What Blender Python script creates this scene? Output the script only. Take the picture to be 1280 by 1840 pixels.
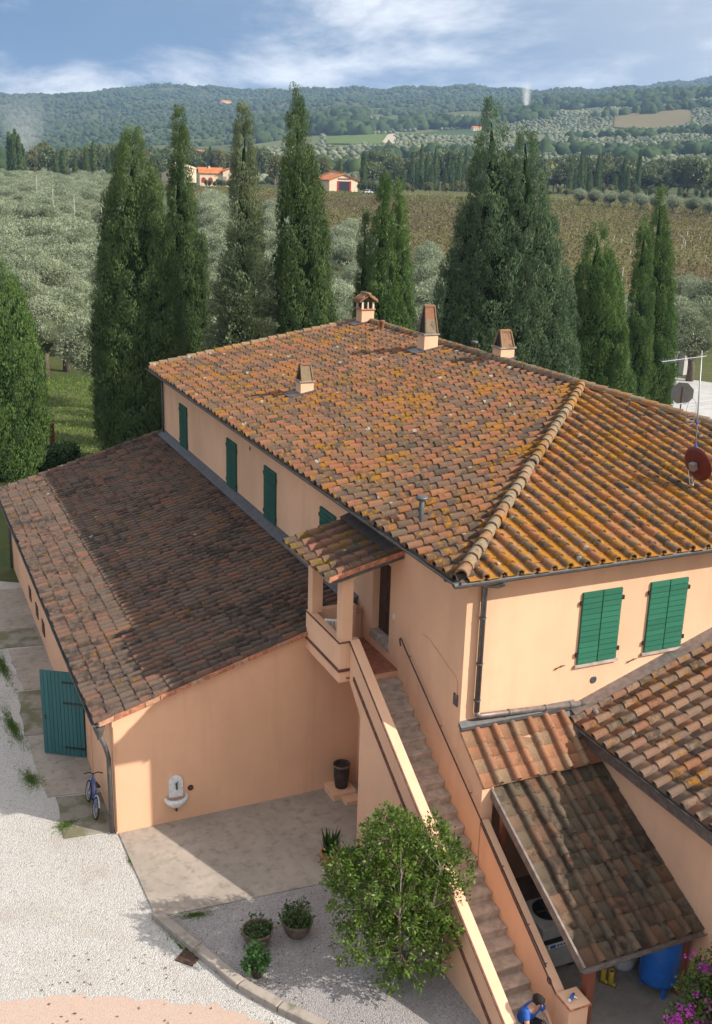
import bpy, math, random
import numpy as np
from mathutils import Vector, Matrix

random.seed(7)
RNG = np.random.default_rng(7)
SC = bpy.context.scene
COL = SC.collection
for o in list(bpy.data.objects):
    bpy.data.objects.remove(o)

# ------------------------------------------------------------------ camera
CAM = np.array([-11.147, -18.518, 16.226])
YAW, PITCH, ROLL, FPX = -0.42709, 0.30037, 0.02845, 1903.0     # focal length in pixels of a 1280 x 1840 frame
_r0 = np.array([math.cos(YAW), math.sin(YAW), 0.0])
CF = np.array([-math.sin(YAW) * math.cos(PITCH), math.cos(YAW) * math.cos(PITCH), -math.sin(PITCH)])
_u0 = np.cross(_r0, CF)
CR = math.cos(ROLL) * _r0 + math.sin(ROLL) * _u0
CU = -math.sin(ROLL) * _r0 + math.cos(ROLL) * _u0
cam_data = bpy.data.cameras.new('camera')
cam = bpy.data.objects.new('camera', cam_data)
COL.objects.link(cam)
m = Matrix.Identity(4)
for i in range(3):
    m[i][0], m[i][1], m[i][2], m[i][3] = CR[i], CU[i], -CF[i], CAM[i]
cam.matrix_world = m
cam_data.sensor_fit = 'VERTICAL'
cam_data.sensor_height = 36.0
cam_data.lens = 36.0 * FPX / 1840.0
cam_data.clip_start = 0.1
cam_data.clip_end = 30000
SC.camera = cam

# ------------------------------------------------------------------ sky, sun, exposure
SUN = np.array([1.0, -0.93, 0.95]); SUN /= np.linalg.norm(SUN)       # direction towards the sun
SUN_EL = math.asin(SUN[2])
SUN_AZ = math.atan2(SUN[0], SUN[1])                                  # clockwise from +Y
SKY_STRENGTH, SUN_STRENGTH, EXPOSURE = 0.112, 5.0, 0.46
HAZE = 1.35e-4
world = bpy.data.worlds.new('World')
SC.world = world
world.use_nodes = True
wn = world.node_tree
wn.nodes.clear()
def WN(t, **k):
    n = wn.nodes.new(t)
    for a, b in k.items():
        setattr(n, a, b)
    return n
sky = WN('ShaderNodeTexSky', sky_type='NISHITA')
sky.sun_disc = False
sky.sun_elevation = SUN_EL
sky.sun_rotation = SUN_AZ
sky.altitude = 100
sky.air_density = 1.0
sky.dust_density = 0.7
sky.ozone_density = 3.0
geo = WN('ShaderNodeTexCoord')
sep = WN('ShaderNodeSeparateXYZ')
wn.links.new(geo.outputs['Generated'], sep.inputs[0])
def wmath(op, a, b=None):
    n = WN('ShaderNodeMath', operation=op)
    for i, x in enumerate((a, b)):
        if x is None:
            continue
        if isinstance(x, (int, float)):
            n.inputs[i].default_value = x
        else:
            wn.links.new(x, n.inputs[i])
    return n.outputs[0]
zz = wmath('ADD', wmath('MAXIMUM', sep.outputs[2], 0.0), 0.32)       # clouds lie on a flat deck overhead
comb = WN('ShaderNodeCombineXYZ')
wn.links.new(wmath('DIVIDE', sep.outputs[0], zz), comb.inputs[0])
wn.links.new(wmath('DIVIDE', sep.outputs[1], zz), comb.inputs[1])
def wnoise(scale, detail, off, rough=0.55, dist=0.0):
    mp = WN('ShaderNodeMapping')
    mp.inputs['Location'].default_value = off
    wn.links.new(comb.outputs[0], mp.inputs[0])
    n = WN('ShaderNodeTexNoise')
    n.inputs['Scale'].default_value = scale
    n.inputs['Detail'].default_value = detail
    n.inputs['Roughness'].default_value = rough
    n.inputs['Distortion'].default_value = dist
    wn.links.new(mp.outputs[0], n.inputs['Vector'])
    return n.outputs['Fac']
def wramp(x, a, b):
    n = WN('ShaderNodeMapRange', interpolation_type='SMOOTHSTEP')
    n.inputs[1].default_value = a
    n.inputs[2].default_value = b
    wn.links.new(x, n.inputs[0])
    return n.outputs[0]
def wmix(f, a, b):
    n = WN('ShaderNodeMix', data_type='RGBA')
    for s, x in (('Factor', f), ('A', a), ('B', b)):
        sock = [q for q in n.inputs if q.name == s and (q.type == 'RGBA' if s != 'Factor' else q.type == 'VALUE')][0]
        if isinstance(x, (int, float)):
            sock.default_value = x
        elif isinstance(x, tuple):
            sock.default_value = x
        else:
            wn.links.new(x, sock)
    return [q for q in n.outputs if q.type == 'RGBA'][0]
CL_OFF = (1.4, 6.3, 0.0)
FN_OFF = (0.0, 3.3, 2.0)
big = wnoise(0.62, 5.0, CL_OFF, 0.55, 0.3)
fine = wnoise(1.7, 8.0, FN_OFF, 0.6, 0.25)
# cloud facing away from the sun is blue-grey, cloud near it is white
dt = WN('ShaderNodeVectorMath', operation='DOT_PRODUCT')
wn.links.new(geo.outputs['Generated'], dt.inputs[0])
dt.inputs[1].default_value = tuple(SUN)
near_sun = wmath('ADD', dt.outputs['Value'], wmath('MULTIPLY', wmath('SUBTRACT', big, 0.5), 0.7))
veil = wmix(wramp(near_sun, -0.40, 0.55), (0.85, 1.60, 2.85, 1), (7.2, 7.2, 7.0, 1))
torn = wmix(wramp(near_sun, -0.5, 0.6), (8.6, 8.6, 8.5, 1), (10.5, 10.2, 9.8, 1))
grey = wramp(big, 0.10, 0.40)
white = wmath('MULTIPLY', wramp(fine, 0.40, 0.64), wramp(big, 0.24, 0.48))
c1 = wmix(wmath('MULTIPLY', grey, 0.96), sky.outputs[0], veil)
c2 = wmix(wmath('MULTIPLY', white, 0.95), c1, torn)
bg = WN('ShaderNodeBackground')
bg.inputs['Strength'].default_value = SKY_STRENGTH
wn.links.new(c2, bg.inputs['Color'])
wo = WN('ShaderNodeOutputWorld')
wn.links.new(bg.outputs[0], wo.inputs['Surface'])

sun_data = bpy.data.lights.new('sun', 'SUN')
sun_data.energy = SUN_STRENGTH
sun_data.angle = math.radians(0.53)
sun_data.color = (1.0, 0.93, 0.82)
sun = bpy.data.objects.new('sun', sun_data)
COL.objects.link(sun)
sun.rotation_euler = Vector(SUN).to_track_quat('Z', 'Y').to_euler()
sun.location = (30, -30, 60)

SC.view_settings.view_transform = 'Standard'
SC.view_settings.look = 'None'
SC.view_settings.exposure = EXPOSURE
SC.view_settings.gamma = 1.0
SC.view_settings.use_curve_mapping = False
SC.render.engine = 'CYCLES'
SC.cycles.use_denoising = True
SC.cycles.max_bounces = 6
SC.cycles.diffuse_bounces = 3
SC.cycles.glossy_bounces = 2
SC.cycles.transmission_bounces = 4
SC.cycles.transparent_max_bounces = 6
SC.cycles.volume_bounces = 2
SC.cycles.use_adaptive_sampling = True
SC.cycles.adaptive_threshold = 0.02

# ------------------------------------------------------------------ small helpers
def ray(px, py):
    return CF + CR * ((px - 640) / FPX) - CU * ((py - 920) / FPX)
def at(px, py, **k):                        # a point of the place seen at a pixel of the photograph, on the plane x / y / z = value
    d = ray(px, py)
    (ax, val), = k.items()
    i = 'xyz'.index(ax)
    return CAM + d * ((val - CAM[i]) / d[i])
def project(P):
    q = np.atleast_2d(P) - CAM
    z = q @ CF
    return np.stack([640 + FPX * (q @ CR) / z, 920 - FPX * (q @ CU) / z, z], 1)

ROOT_MW = {}
def link(o, parent=None):
    COL.objects.link(o)
    if parent is not None:
        o.parent = parent
        if parent.name in ROOT_MW:
            o.matrix_parent_inverse = ROOT_MW[parent.name].inverted()
    return o
def tag(o, label=None, cat=None, group=None, kind=None):
    if label: o['label'] = label
    if cat: o['category'] = cat
    if group: o['group'] = group
    if kind: o['kind'] = kind
    return o
def thing(name, label, cat, loc=(0, 0, 0), group=None):
    o = bpy.data.objects.new(name, None)
    o.empty_display_size = 0.3
    COL.objects.link(o)
    o.location = loc
    ROOT_MW[o.name] = Matrix.Translation(Vector(loc))
    return tag(o, label, cat, group)
def copy_tree(o, parent=None):
    c = o.copy()
    COL.objects.link(c)
    c.parent = parent
    for ch in [q for q in bpy.data.objects if q.parent == o]:
        copy_tree(ch, c)
    return c

class MB:
    def __init__(s):
        s.v = []; s.f = []
    def add(s, vs, fs):
        n = len(s.v)
        s.v += [tuple(map(float, p)) for p in vs]
        s.f += [tuple(n + i for i in q) for q in fs]
        return s
    def box(s, a, b):
        x0, y0, z0 = a; x1, y1, z1 = b
        return s.add([(x0,y0,z0),(x1,y0,z0),(x1,y1,z0),(x0,y1,z0),(x0,y0,z1),(x1,y0,z1),(x1,y1,z1),(x0,y1,z1)],
                     [(0,3,2,1),(4,5,6,7),(0,1,5,4),(1,2,6,5),(2,3,7,6),(3,0,4,7)])
    def hexa(s, p):                                   # eight corners, bottom four then top four
        return s.add(p, [(0,3,2,1),(4,5,6,7),(0,1,5,4),(1,2,6,5),(2,3,7,6),(3,0,4,7)])
    def obox(s, c, ax, ay, az):                       # centre and three half axes
        c, ax, ay, az = map(np.array, (c, ax, ay, az))
        P = [c + i*ax + j*ay + k*az for k in (-1, 1) for i, j in ((-1,-1),(1,-1),(1,1),(-1,1))]
        return s.hexa(P)
    def beam(s, p, q, w, h, up=(0, 0, 1)):
        p, q = np.array(p, float), np.array(q, float)
        d = q - p; L = np.linalg.norm(d); d /= L
        sd = np.cross(d, np.array(up, float)); sd /= np.linalg.norm(sd)
        u = np.cross(sd, d)
        return s.obox((p + q) / 2, d * L / 2, sd * w / 2, u * h / 2)
    def prism(s, poly, z0, z1):                       # polygon in xy, counter-clockwise
        n = len(poly)
        return s.add([(x, y, z0) for x, y in poly] + [(x, y, z1) for x, y in poly],
                     [tuple(range(n))[::-1], tuple(range(n, 2*n))] + [(i, (i+1) % n, n + (i+1) % n, n + i) for i in range(n)])
    def extrude(s, poly, vec):                        # closed 3-D polygon pushed along vec
        n = len(poly); vec = np.array(vec)
        P = [np.array(p, float) for p in poly]
        return s.add(P + [p + vec for p in P],
                     [tuple(range(n))[::-1], tuple(range(n, 2*n))] + [(i, (i+1) % n, n + (i+1) % n, n + i) for i in range(n)])
    def tube(s, pts, r, n=8, cap=True):
        P = [np.array(p, float) for p in pts]
        rs = r if hasattr(r, '__len__') else [r] * len(P)
        base = len(s.v); ref = None; vs = []
        for i, p in enumerate(P):
            t = P[min(i+1, len(P)-1)] - P[max(i-1, 0)]
            t /= (np.linalg.norm(t) + 1e-9)
            if ref is None:
                ref = np.array([0, 0, 1.0]) if abs(t[2]) < 0.9 else np.array([1.0, 0, 0])
            a = np.cross(t, ref); a /= (np.linalg.norm(a) + 1e-9)
            b = np.cross(a, t); ref = b
            for k in range(n):
                q = 2 * math.pi * k / n
                vs.append(p + rs[i] * (math.cos(q) * a + math.sin(q) * b))
        fs = []
        for i in range(len(P) - 1):
            for k in range(n):
                fs.append((i*n + k, i*n + (k+1) % n, (i+1)*n + (k+1) % n, (i+1)*n + k))
        if cap:
            fs.append(tuple(range(n))[::-1])
            fs.append(tuple((len(P)-1)*n + k for k in range(n)))
        return s.add(vs, fs)
    def lathe(s, prof, c=(0, 0, 0), n=20, cap=False):
        vs = []; fs = []
        for r, z in prof:
            for k in range(n):
                q = 2 * math.pi * k / n
                vs.append((c[0] + r*math.cos(q), c[1] + r*math.sin(q), c[2] + z))
        for i in range(len(prof) - 1):
            for k in range(n):
                fs.append((i*n + k, i*n + (k+1) % n, (i+1)*n + (k+1) % n, (i+1)*n + k))
        if cap:
            fs.append(tuple(range(n))[::-1])
            fs.append(tuple((len(prof)-1)*n + k for k in range(n)))
        return s.add(vs, fs)
    def mesh(s, name, mat, smooth=False):
        me = bpy.data.meshes.new(name)
        me.from_pydata(s.v, [], s.f)
        if mat: me.materials.append(mat)
        if smooth:
            me.shade_smooth()
        me.update()
        return me
    def build(s, name, mat, parent=None, smooth=False, bevel=0.0, sharp=None):
        o = bpy.data.objects.new(name, s.mesh(name, mat, smooth))
        link(o, parent)
        if smooth and sharp:
            o.data.set_sharp_from_angle(angle=math.radians(sharp))
        if bevel:
            b = o.modifiers.new('bevel', 'BEVEL')
            b.width = bevel; b.segments = 2; b.limit_method = 'ANGLE'; b.angle_limit = math.radians(40)
        return o

def np_mesh(name, V, F, mat, tint=None, smooth=False):
    V = np.ascontiguousarray(V, dtype=np.float32); F = np.ascontiguousarray(F, dtype=np.int32)
    me = bpy.data.meshes.new(name)
    k = F.shape[1]
    me.vertices.add(len(V)); me.vertices.foreach_set('co', V.ravel())
    me.loops.add(F.size); me.loops.foreach_set('vertex_index', F.ravel())
    me.polygons.add(len(F))
    me.polygons.foreach_set('loop_start', np.arange(0, F.size, k, dtype=np.int32))
    me.polygons.foreach_set('loop_total', np.full(len(F), k, dtype=np.int32))
    if smooth:
        me.polygons.foreach_set('use_smooth', np.ones(len(F), dtype=bool))
    me.update(calc_edges=True)
    if tint is not None:
        a = me.attributes.new('tint', 'FLOAT', 'POINT')
        a.data.foreach_set('value', np.ascontiguousarray(tint, dtype=np.float32))
    if mat: me.materials.append(mat)
    return me
def np_obj(name, V, F, mat, tint=None, parent=None, smooth=False):
    return link(bpy.data.objects.new(name, np_mesh(name, V, F, mat, tint, smooth)), parent)

# ------------------------------------------------------------------ materials
class G:
    def __init__(s, name):
        s.m = bpy.data.materials.new(name); s.m.use_nodes = True
        s.t = s.m.node_tree; s.t.nodes.clear()
        s.out = s.t.nodes.new('ShaderNodeOutputMaterial')
    def n(s, ty, **k):
        q = s.t.nodes.new(ty)
        for a, b in k.items(): setattr(q, a, b)
        return q
    def set(s, sock, x):
        if x is None: return
        if hasattr(x, 'is_output'): s.t.links.new(x, sock)
        elif isinstance(x, tuple) and len(x) == 3 and sock.type == 'RGBA': sock.default_value = (*x, 1)
        else: sock.default_value = x
    def pos(s):
        return s.n('ShaderNodeNewGeometry').outputs['Position']
    def objco(s):
        return s.n('ShaderNodeTexCoord').outputs['Object']
    def mapv(s, v, scale=(1, 1, 1), loc=(0, 0, 0), rot=(0, 0, 0)):
        q = s.n('ShaderNodeMapping'); s.set(q.inputs[0], v)
        q.inputs['Scale'].default_value = scale; q.inputs['Location'].default_value = loc; q.inputs['Rotation'].default_value = rot
        return q.outputs[0]
    def noise(s, v, scale, detail=3, rough=0.55, dist=0.0, col=False):
        q = s.n('ShaderNodeTexNoise'); s.set(q.inputs['Vector'], v)
        q.inputs['Scale'].default_value = scale; q.inputs['Detail'].default_value = detail
        q.inputs['Roughness'].default_value = rough; q.inputs['Distortion'].default_value = dist
        return q.outputs['Color' if col else 'Fac']
    def vor(s, v, scale, out='Distance', rnd=1.0):
        q = s.n('ShaderNodeTexVoronoi'); s.set(q.inputs['Vector'], v)
        q.inputs['Scale'].default_value = scale; q.inputs['Randomness'].default_value = rnd
        return q.outputs[out]
    def rng(s, x, a, b, lo=0.0, hi=1.0, smooth=True):
        q = s.n('ShaderNodeMapRange')
        if smooth: q.interpolation_type = 'SMOOTHSTEP'
        s.set(q.inputs[0], x)
        for i, y in enumerate((a, b, lo, hi)): s.set(q.inputs[1 + i], y)
        return q.outputs[0]
    def math(s, op, a, b=None, clamp=False):
        q = s.n('ShaderNodeMath', operation=op, use_clamp=clamp); s.set(q.inputs[0], a); s.set(q.inputs[1], b)
        return q.outputs[0]
    def mix(s, f, a, b, blend='MIX'):
        q = s.n('ShaderNodeMix', data_type='RGBA', blend_type=blend)
        s.set(q.inputs[0], f); s.set(q.inputs[6], a); s.set(q.inputs[7], b)
        return q.outputs[2]
    def ramp(s, x, stops, interp='LINEAR'):
        q = s.n('ShaderNodeValToRGB'); s.set(q.inputs[0], x)
        e = q.color_ramp; e.interpolation = interp
        while len(e.elements) < len(stops): e.elements.new(0.5)
        for el, (p, c) in zip(e.elements, stops):
            el.position = p; el.color = (*c, 1)
        return q.outputs[0]
    def bump(s, h, strength=0.3, dist=0.02):
        q = s.n('ShaderNodeBump'); s.set(q.inputs['Height'], h)
        q.inputs['Strength'].default_value = strength; q.inputs['Distance'].default_value = dist
        return q.outputs[0]
    def bsdf(s, color, rough=0.8, spec=0.3, metal=0.0, normal=None, **k):
        q = s.n('ShaderNodeBsdfPrincipled')
        s.set(q.inputs['Base Color'], color); s.set(q.inputs['Roughness'], rough)
        q.inputs['Specular IOR Level'].default_value = spec; q.inputs['Metallic'].default_value = metal
        if normal is not None: s.set(q.inputs['Normal'], normal)
        s.t.links.new(q.outputs[0], s.out.inputs['Surface'])
        return q

def plain(name, c, rough=0.7, var=0.12, scale=4.0, spec=0.3, metal=0.0, bump=0.0, bscale=60.0, obj=False):
    g = G(name)
    v = g.objco() if obj else g.pos()
    f = g.noise(v, scale, 4)
    col = g.mix(g.rng(f, 0.25, 0.75), tuple(x * (1 - var) for x in c), tuple(min(1, x * (1 + var)) for x in c))
    nm = g.bump(g.noise(v, bscale, 3), bump, 0.01) if bump else None
    g.bsdf(col, rough, spec, metal, nm)
    return g.m
def stucco(name, c, stain=0.15, seed=0.0):
    g = G(name)
    v = g.pos()
    big = g.noise(g.mapv(v, (0.35, 0.35, 0.18), (seed, 0, 0)), 1.0, 5, 0.6)
    mid = g.noise(v, 2.2, 5, 0.6)
    col = g.mix(g.rng(big, 0.3, 0.7), tuple(x * (1 - stain) for x in c), tuple(min(1, x * (1 + 0.5 * stain)) for x in c))
    col = g.mix(g.math('MULTIPLY', g.rng(mid, 0.50, 0.8), 0.36), col, (c[0]*0.86, c[1]*0.80, c[2]*0.76))
    # faint run-off streaks: noise stretched down the wall
    st = g.noise(g.mapv(v, (2.4, 2.4, 0.12)), 1.0, 3, 0.6)
    col = g.mix(g.math('MULTIPLY', g.rng(st, 0.52, 0.8), 0.26), col, (c[0]*0.74, c[1]*0.68, c[2]*0.62))
    h = g.math('ADD', g.noise(v, 55, 3), g.math('MULTIPLY', g.noise(v, 3.0, 2), 1.4))
    g.bsdf(col, 0.92, 0.15, 0, g.bump(h, 0.22, 0.012))
    return g.m

def tile_mat(name, stops, lichen=0.5, white=0.4, grime=0.5, attr=False, grimecol=(0.075, 0.063, 0.052), lich=(0.48, 0.225, 0.035), dim=0.76):
    g = G(name)
    v = g.pos()
    if attr:
        a = g.n('ShaderNodeAttribute', attribute_name='tint'); r = a.outputs['Fac']
    else:
        r = g.n('ShaderNodeObjectInfo').outputs['Random']
    col = g.ramp(r, stops)
    r2 = g.math('FRACT', g.math('MULTIPLY', r, 17.37))
    r3 = g.math('FRACT', g.math('MULTIPLY', r, 53.11))
    n1 = g.noise(v, 5.5, 5, 0.65)
    n2 = g.noise(v, 22.0, 4, 0.7)
    n3 = g.noise(v, 0.45, 3, 0.5)
    # grey-black weathering, its amount different on every tile
    gr = g.rng(g.math('ADD', g.math('ADD', n1, g.math('MULTIPLY', g.math('SUBTRACT', r2, 0.5), 0.22)), g.math('MULTIPLY', g.math('SUBTRACT', n3, 0.5), 0.55)), 0.70 - 0.35 * grime, 0.95 - 0.35 * grime)
    col = g.mix(g.math('MULTIPLY', gr, 0.92), col, grimecol)
    col = g.mix(g.math('MULTIPLY', g.rng(n2, 0.40, 0.70), 0.55), col, (0.16, 0.135, 0.105))
    # orange lichen blotches: small rosettes that gather in patches across tiles
    l1 = g.noise(g.mapv(v, (1, 1, 1), (11, 5, 2)), 6.5, 4, 0.62)
    l2 = g.noise(g.mapv(v, (1, 1, 1), (2, 9, 4)), 0.8, 3, 0.55)
    lf = g.math('ADD', g.math('ADD', l1, g.math('MULTIPLY', g.math('SUBTRACT', l2, 0.5), 0.62)), g.math('MULTIPLY', g.math('SUBTRACT', r3, 0.5), 0.07))
    t = 0.745 - 0.30 * lichen
    lm = g.rng(lf, t, t + 0.13)
    lcol = g.mix(g.rng(n2, 0.35, 0.65), tuple(x * 0.55 for x in lich), lich)
    col = g.mix(g.math('MULTIPLY', lm, 0.82), col, lcol)
    # pale crust lichens, small round spots on some tiles
    vd = g.vor(g.mapv(v, (1, 1, 1), (4, 1, 7)), 2.1)
    vc = g.vor(g.mapv(v, (1, 1, 1), (4, 1, 7)), 2.1, 'Color')
    sx = g.n('ShaderNodeSeparateColor'); g.set(sx.inputs[0], vc)
    wm = g.math('MULTIPLY', g.rng(g.math('ADD', vd, g.math('MULTIPLY', g.math('SUBTRACT', n2, 0.5), 0.14)), 0.17, 0.12), g.rng(sx.outputs[0], 1.0 - 0.36 * white, 1.0 - 0.34 * white))
    col = g.mix(g.math('MULTIPLY', wm, 0.85), col, (0.42, 0.42, 0.35))
    hs = g.n('ShaderNodeHueSaturation'); hs.inputs['Saturation'].default_value = 1.05; hs.inputs['Value'].default_value = dim
    g.set(hs.inputs['Color'], col); col = hs.outputs[0]
    h = g.math('ADD', g.noise(v, 45, 4, 0.7), g.math('MULTIPLY', g.math('ADD', lm, wm), 0.5))
    g.bsdf(col, 0.93, 0.12, 0, g.bump(h, 0.55, 0.012))
    return g.m

PINK, TERRA, BRICK = (0.37, 0.168, 0.100), (0.43, 0.175, 0.085), (0.33, 0.115, 0.062)
GREYB, DARKT, BUFF = (0.170, 0.122, 0.092), (0.095, 0.074, 0.060), (0.34, 0.225, 0.145)
ST_MAIN = [(0.0, GREYB), (0.22, (0.235, 0.135, 0.090)), (0.42, PINK), (0.60, (0.34, 0.135, 0.075)), (0.80, (0.205, 0.122, 0.086)), (1.0, DARKT)]
ST_LEAN = [(0.0, (0.17, 0.130, 0.112)), (0.35, (0.235, 0.170, 0.140)), (0.60, (0.27, 0.165, 0.130)), (0.82, (0.33, 0.175, 0.125)), (1.0, (0.18, 0.140, 0.120))]
ST_PORCH = [(0.0, DARKT), (0.4, (0.20, 0.115, 0.085)), (0.7, (0.30, 0.14, 0.10)), (1.0, (0.16, 0.11, 0.08))]
ST_FRESH = [(0.0, (0.45, 0.22, 0.13)), (0.4, PINK), (0.7, BUFF), (1.0, (0.38, 0.17, 0.10))]
ST_WING = [(0.0, (0.22, 0.155, 0.12)), (0.35, (0.31, 0.20, 0.145)), (0.6, PINK), (0.8, (0.30, 0.20, 0.15)), (1.0, (0.42, 0.25, 0.16))]
ST_SHED = [(0.0, (0.16, 0.125, 0.092)), (0.4, (0.235, 0.178, 0.125)), (0.75, (0.30, 0.165, 0.105)), (1.0, (0.15, 0.105, 0.08))]
def pair(name, *a, **k):
    return tile_mat(name, *a, **k), tile_mat(name + '_field', *a, attr=True, **k)
T_MAIN = pair('tile_weathered_main', ST_MAIN, 0.73, 0.95, 0.66, dim=0.70)
T_HIPF = pair('tile_front_cover', [(0.0, (0.20, 0.15, 0.10)), (0.3, (0.36, 0.18, 0.10)), (0.55, TERRA), (0.8, (0.28, 0.16, 0.09)), (1.0, (0.15, 0.12, 0.085))], 0.74, 0.9, 0.78)
T_HIPP = pair('tile_front_pan', [(0.0, (0.36, 0.18, 0.09)), (0.5, TERRA), (1.0, (0.42, 0.22, 0.12))], 1.22, 0.4, 0.34, dim=0.88)
T_LEAN = pair('tile_dark_annexe', ST_LEAN, 0.36, 0.35, 0.72, grimecol=(0.060, 0.050, 0.048), dim=0.56)
T_PORCH = pair('tile_dark_porch', ST_PORCH, 0.74, 0.6, 0.72, lich=(0.28, 0.19, 0.03))
T_FRESH = pair('tile_fresh_pink', ST_FRESH, 0.05, 0.0, 0.42, dim=0.74)
T_WING = pair('tile_grey_pink', ST_WING, 0.54, 0.25, 0.62, dim=0.68)
T_SHED = pair('tile_brown_shed', ST_SHED, 0.12, 0.1, 0.66, grimecol=(0.060, 0.044, 0.036), dim=0.54)
T_RIDGE = pair('tile_ridge', [(0.0, (0.30, 0.235, 0.16)), (0.4, (0.34, 0.26, 0.175)), (0.7, (0.38, 0.21, 0.125)), (1.0, (0.24, 0.19, 0.14))], 0.70, 1.0, 0.55, dim=0.74)
M_MORTAR = plain('pink_mortar', (0.46, 0.25, 0.16), 0.95, 0.3, 6, 0.1, bump=0.3)
M_DECK = plain('roof_underlay', (0.20, 0.12, 0.08), 0.95, 0.3, 5, 0.1)

PEACH = (0.77, 0.465, 0.305)
M_WALL = stucco('peach_stucco', PEACH)
M_WALL2 = stucco('peach_stucco_annexe', (0.74, 0.43, 0.275), 0.12, 3.0)
M_STAIRWALL = stucco('peach_stucco_stairs', (0.75, 0.46, 0.305), 0.12, 7.0)
M_WALLPALE = stucco('pale_cream_stucco', (0.72, 0.58, 0.44), 0.08, 5.0)
M_GUTTER = plain('dark_grey_metal', (0.10, 0.095, 0.092), 0.62, 0.25, 8, 0.35, 0.15)
M_ZINC = plain('zinc_flashing', (0.115, 0.112, 0.115), 0.5, 0.22, 5, 0.4, 0.5)
M_COPPER = plain('brown_grey_pipe', (0.20, 0.17, 0.16), 0.5, 0.25, 7, 0.4, 0.5)
M_PIPE = plain('grey_pipe', (0.13, 0.135, 0.14), 0.4, 0.2, 7, 0.5, 0.5)
M_BRICKBAND = plain('brick_red_band', (0.15, 0.072, 0.055), 0.9, 0.35, 9, 0.15, bump=0.3)
M_BRICKEDGE = plain('brick_red_edge', (0.44, 0.185, 0.11), 0.9, 0.35, 9, 0.15, bump=0.3)
M_TRAVERTINE = plain('step_stone', (0.41, 0.335, 0.285), 0.85, 0.26, 5, 0.2, bump=0.3, bscale=30)
M_FLOORTILE = plain('terracotta_floor', (0.30, 0.12, 0.08), 0.8, 0.25, 6, 0.2)
M_IRON = plain('rusty_iron', (0.075, 0.042, 0.032), 0.7, 0.4, 20, 0.3)
M_BLACK = plain('black_metal', (0.02, 0.02, 0.022), 0.5, 0.2, 10, 0.4)
M_WHITE = plain('white_plastic', (0.78, 0.78, 0.76), 0.5, 0.06, 4, 0.4)
M_MARBLE = plain('white_marble', (0.62, 0.62, 0.63), 0.55, 0.18, 9, 0.35, bump=0.2)
M_BOARD = plain('white_painted_boards', (0.55, 0.50, 0.52), 0.7, 0.2, 6, 0.2)

def painted_wood(name, c, worn=0.12):
    g = G(name); v = g.pos()
    r = g.n('ShaderNodeObjectInfo').outputs['Random']
    col = g.mix(r, tuple(x * 0.88 for x in c), tuple(x * 1.1 for x in c))
    n = g.noise(v, 9, 5, 0.6)
    col = g.mix(g.math('MULTIPLY', g.rng(n, 0.55, 0.8), worn * 2), col, tuple(x * 0.55 + 0.05 for x in c))
    g.bsdf(col, 0.55, 0.35, 0, g.bump(g.noise(v, 35, 3), 0.15, 0.01))
    return g.m
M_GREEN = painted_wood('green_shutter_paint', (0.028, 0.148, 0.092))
M_GREENSHADE = painted_wood('shaded_green_shutter_paint', (0.018, 0.088, 0.070))  # same shutter green, darkened: the left wall's shade put into the colour
M_TEAL = painted_wood('teal_gate_paint', (0.032, 0.120, 0.130))
M_DOOR = painted_wood('brown_door_wood', (0.060, 0.027, 0.018))
M_POST = painted_wood('red_brown_timber', (0.23, 0.075, 0.045))

def gravel(name, c, c2, dark, scale=38.0, bump=0.8):
    g = G(name); v = g.pos()
    cell = g.vor(v, scale, 'Color')
    s = g.n('ShaderNodeSeparateColor'); g.set(s.inputs[0], cell)
    d = g.vor(v, scale)
    col = g.mix(s.outputs[0], c, c2)
    col = g.mix(g.math('MULTIPLY', g.rng(s.outputs[1], 0.80, 1.0), 0.75), col, dark)
    big = g.noise(v, 0.55, 5, 0.6)
    mid = g.noise(v, 5.0, 4, 0.7)
    col = g.mix(g.math('MULTIPLY', g.rng(big, 0.46, 0.76), 0.52), col, (dark[0]*1.5, dark[1]*1.35, dark[2]*1.2))
    col = g.mix(g.math('MULTIPLY', g.rng(mid, 0.55, 0.75), 0.30), col, dark)
    h = g.math('SUBTRACT', g.math('MULTIPLY', g.math('SUBTRACT', 1.0, d), 1.0), g.math('MULTIPLY', mid, -0.6))
    g.bsdf(col, 0.95, 0.15, 0, g.bump(h, bump, 0.03))
    return g.m
M_GRAVEL = gravel('white_gravel', (0.56, 0.535, 0.505), (0.43, 0.41, 0.39), (0.24, 0.22, 0.20))
M_BEDGRAVEL = gravel('grey_bed_gravel', (0.42, 0.39, 0.385), (0.28, 0.26, 0.265), (0.13, 0.12, 0.115), 44)
M_DIRT = gravel('pink_dirt', (0.50, 0.375, 0.31), (0.45, 0.335, 0.28), (0.34, 0.255, 0.21), 60, 0.3)

def concrete(name, c, dirt=(0.17, 0.15, 0.13), moss=0.0):
    g = G(name); v = g.pos()
    a = g.noise(v, 0.8, 6, 0.65); b = g.noise(v, 4.0, 5, 0.65); e = g.noise(v, 30, 3, 0.6)
    col = g.mix(g.rng(a, 0.3, 0.7), tuple(x * 0.82 for x in c), tuple(x * 1.1 for x in c))
    col = g.mix(g.math('MULTIPLY', g.rng(b, 0.46, 0.75), 0.72), col, dirt)
    if moss:
        col = g.mix(g.math('MULTIPLY', g.rng(g.noise(g.mapv(v, (1, 1, 1), (3, 3, 3)), 1.3, 4), 0.62 - 0.2*moss, 0.75 - 0.2*moss), 0.7), col, (0.10, 0.105, 0.035))
    col = g.mix(g.math('MULTIPLY', e, 0.25), col, tuple(x * 0.6 for x in c))
    g.bsdf(col, 0.93, 0.15, 0, g.bump(g.math('ADD', b, e), 0.3, 0.012))
    return g.m
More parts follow.
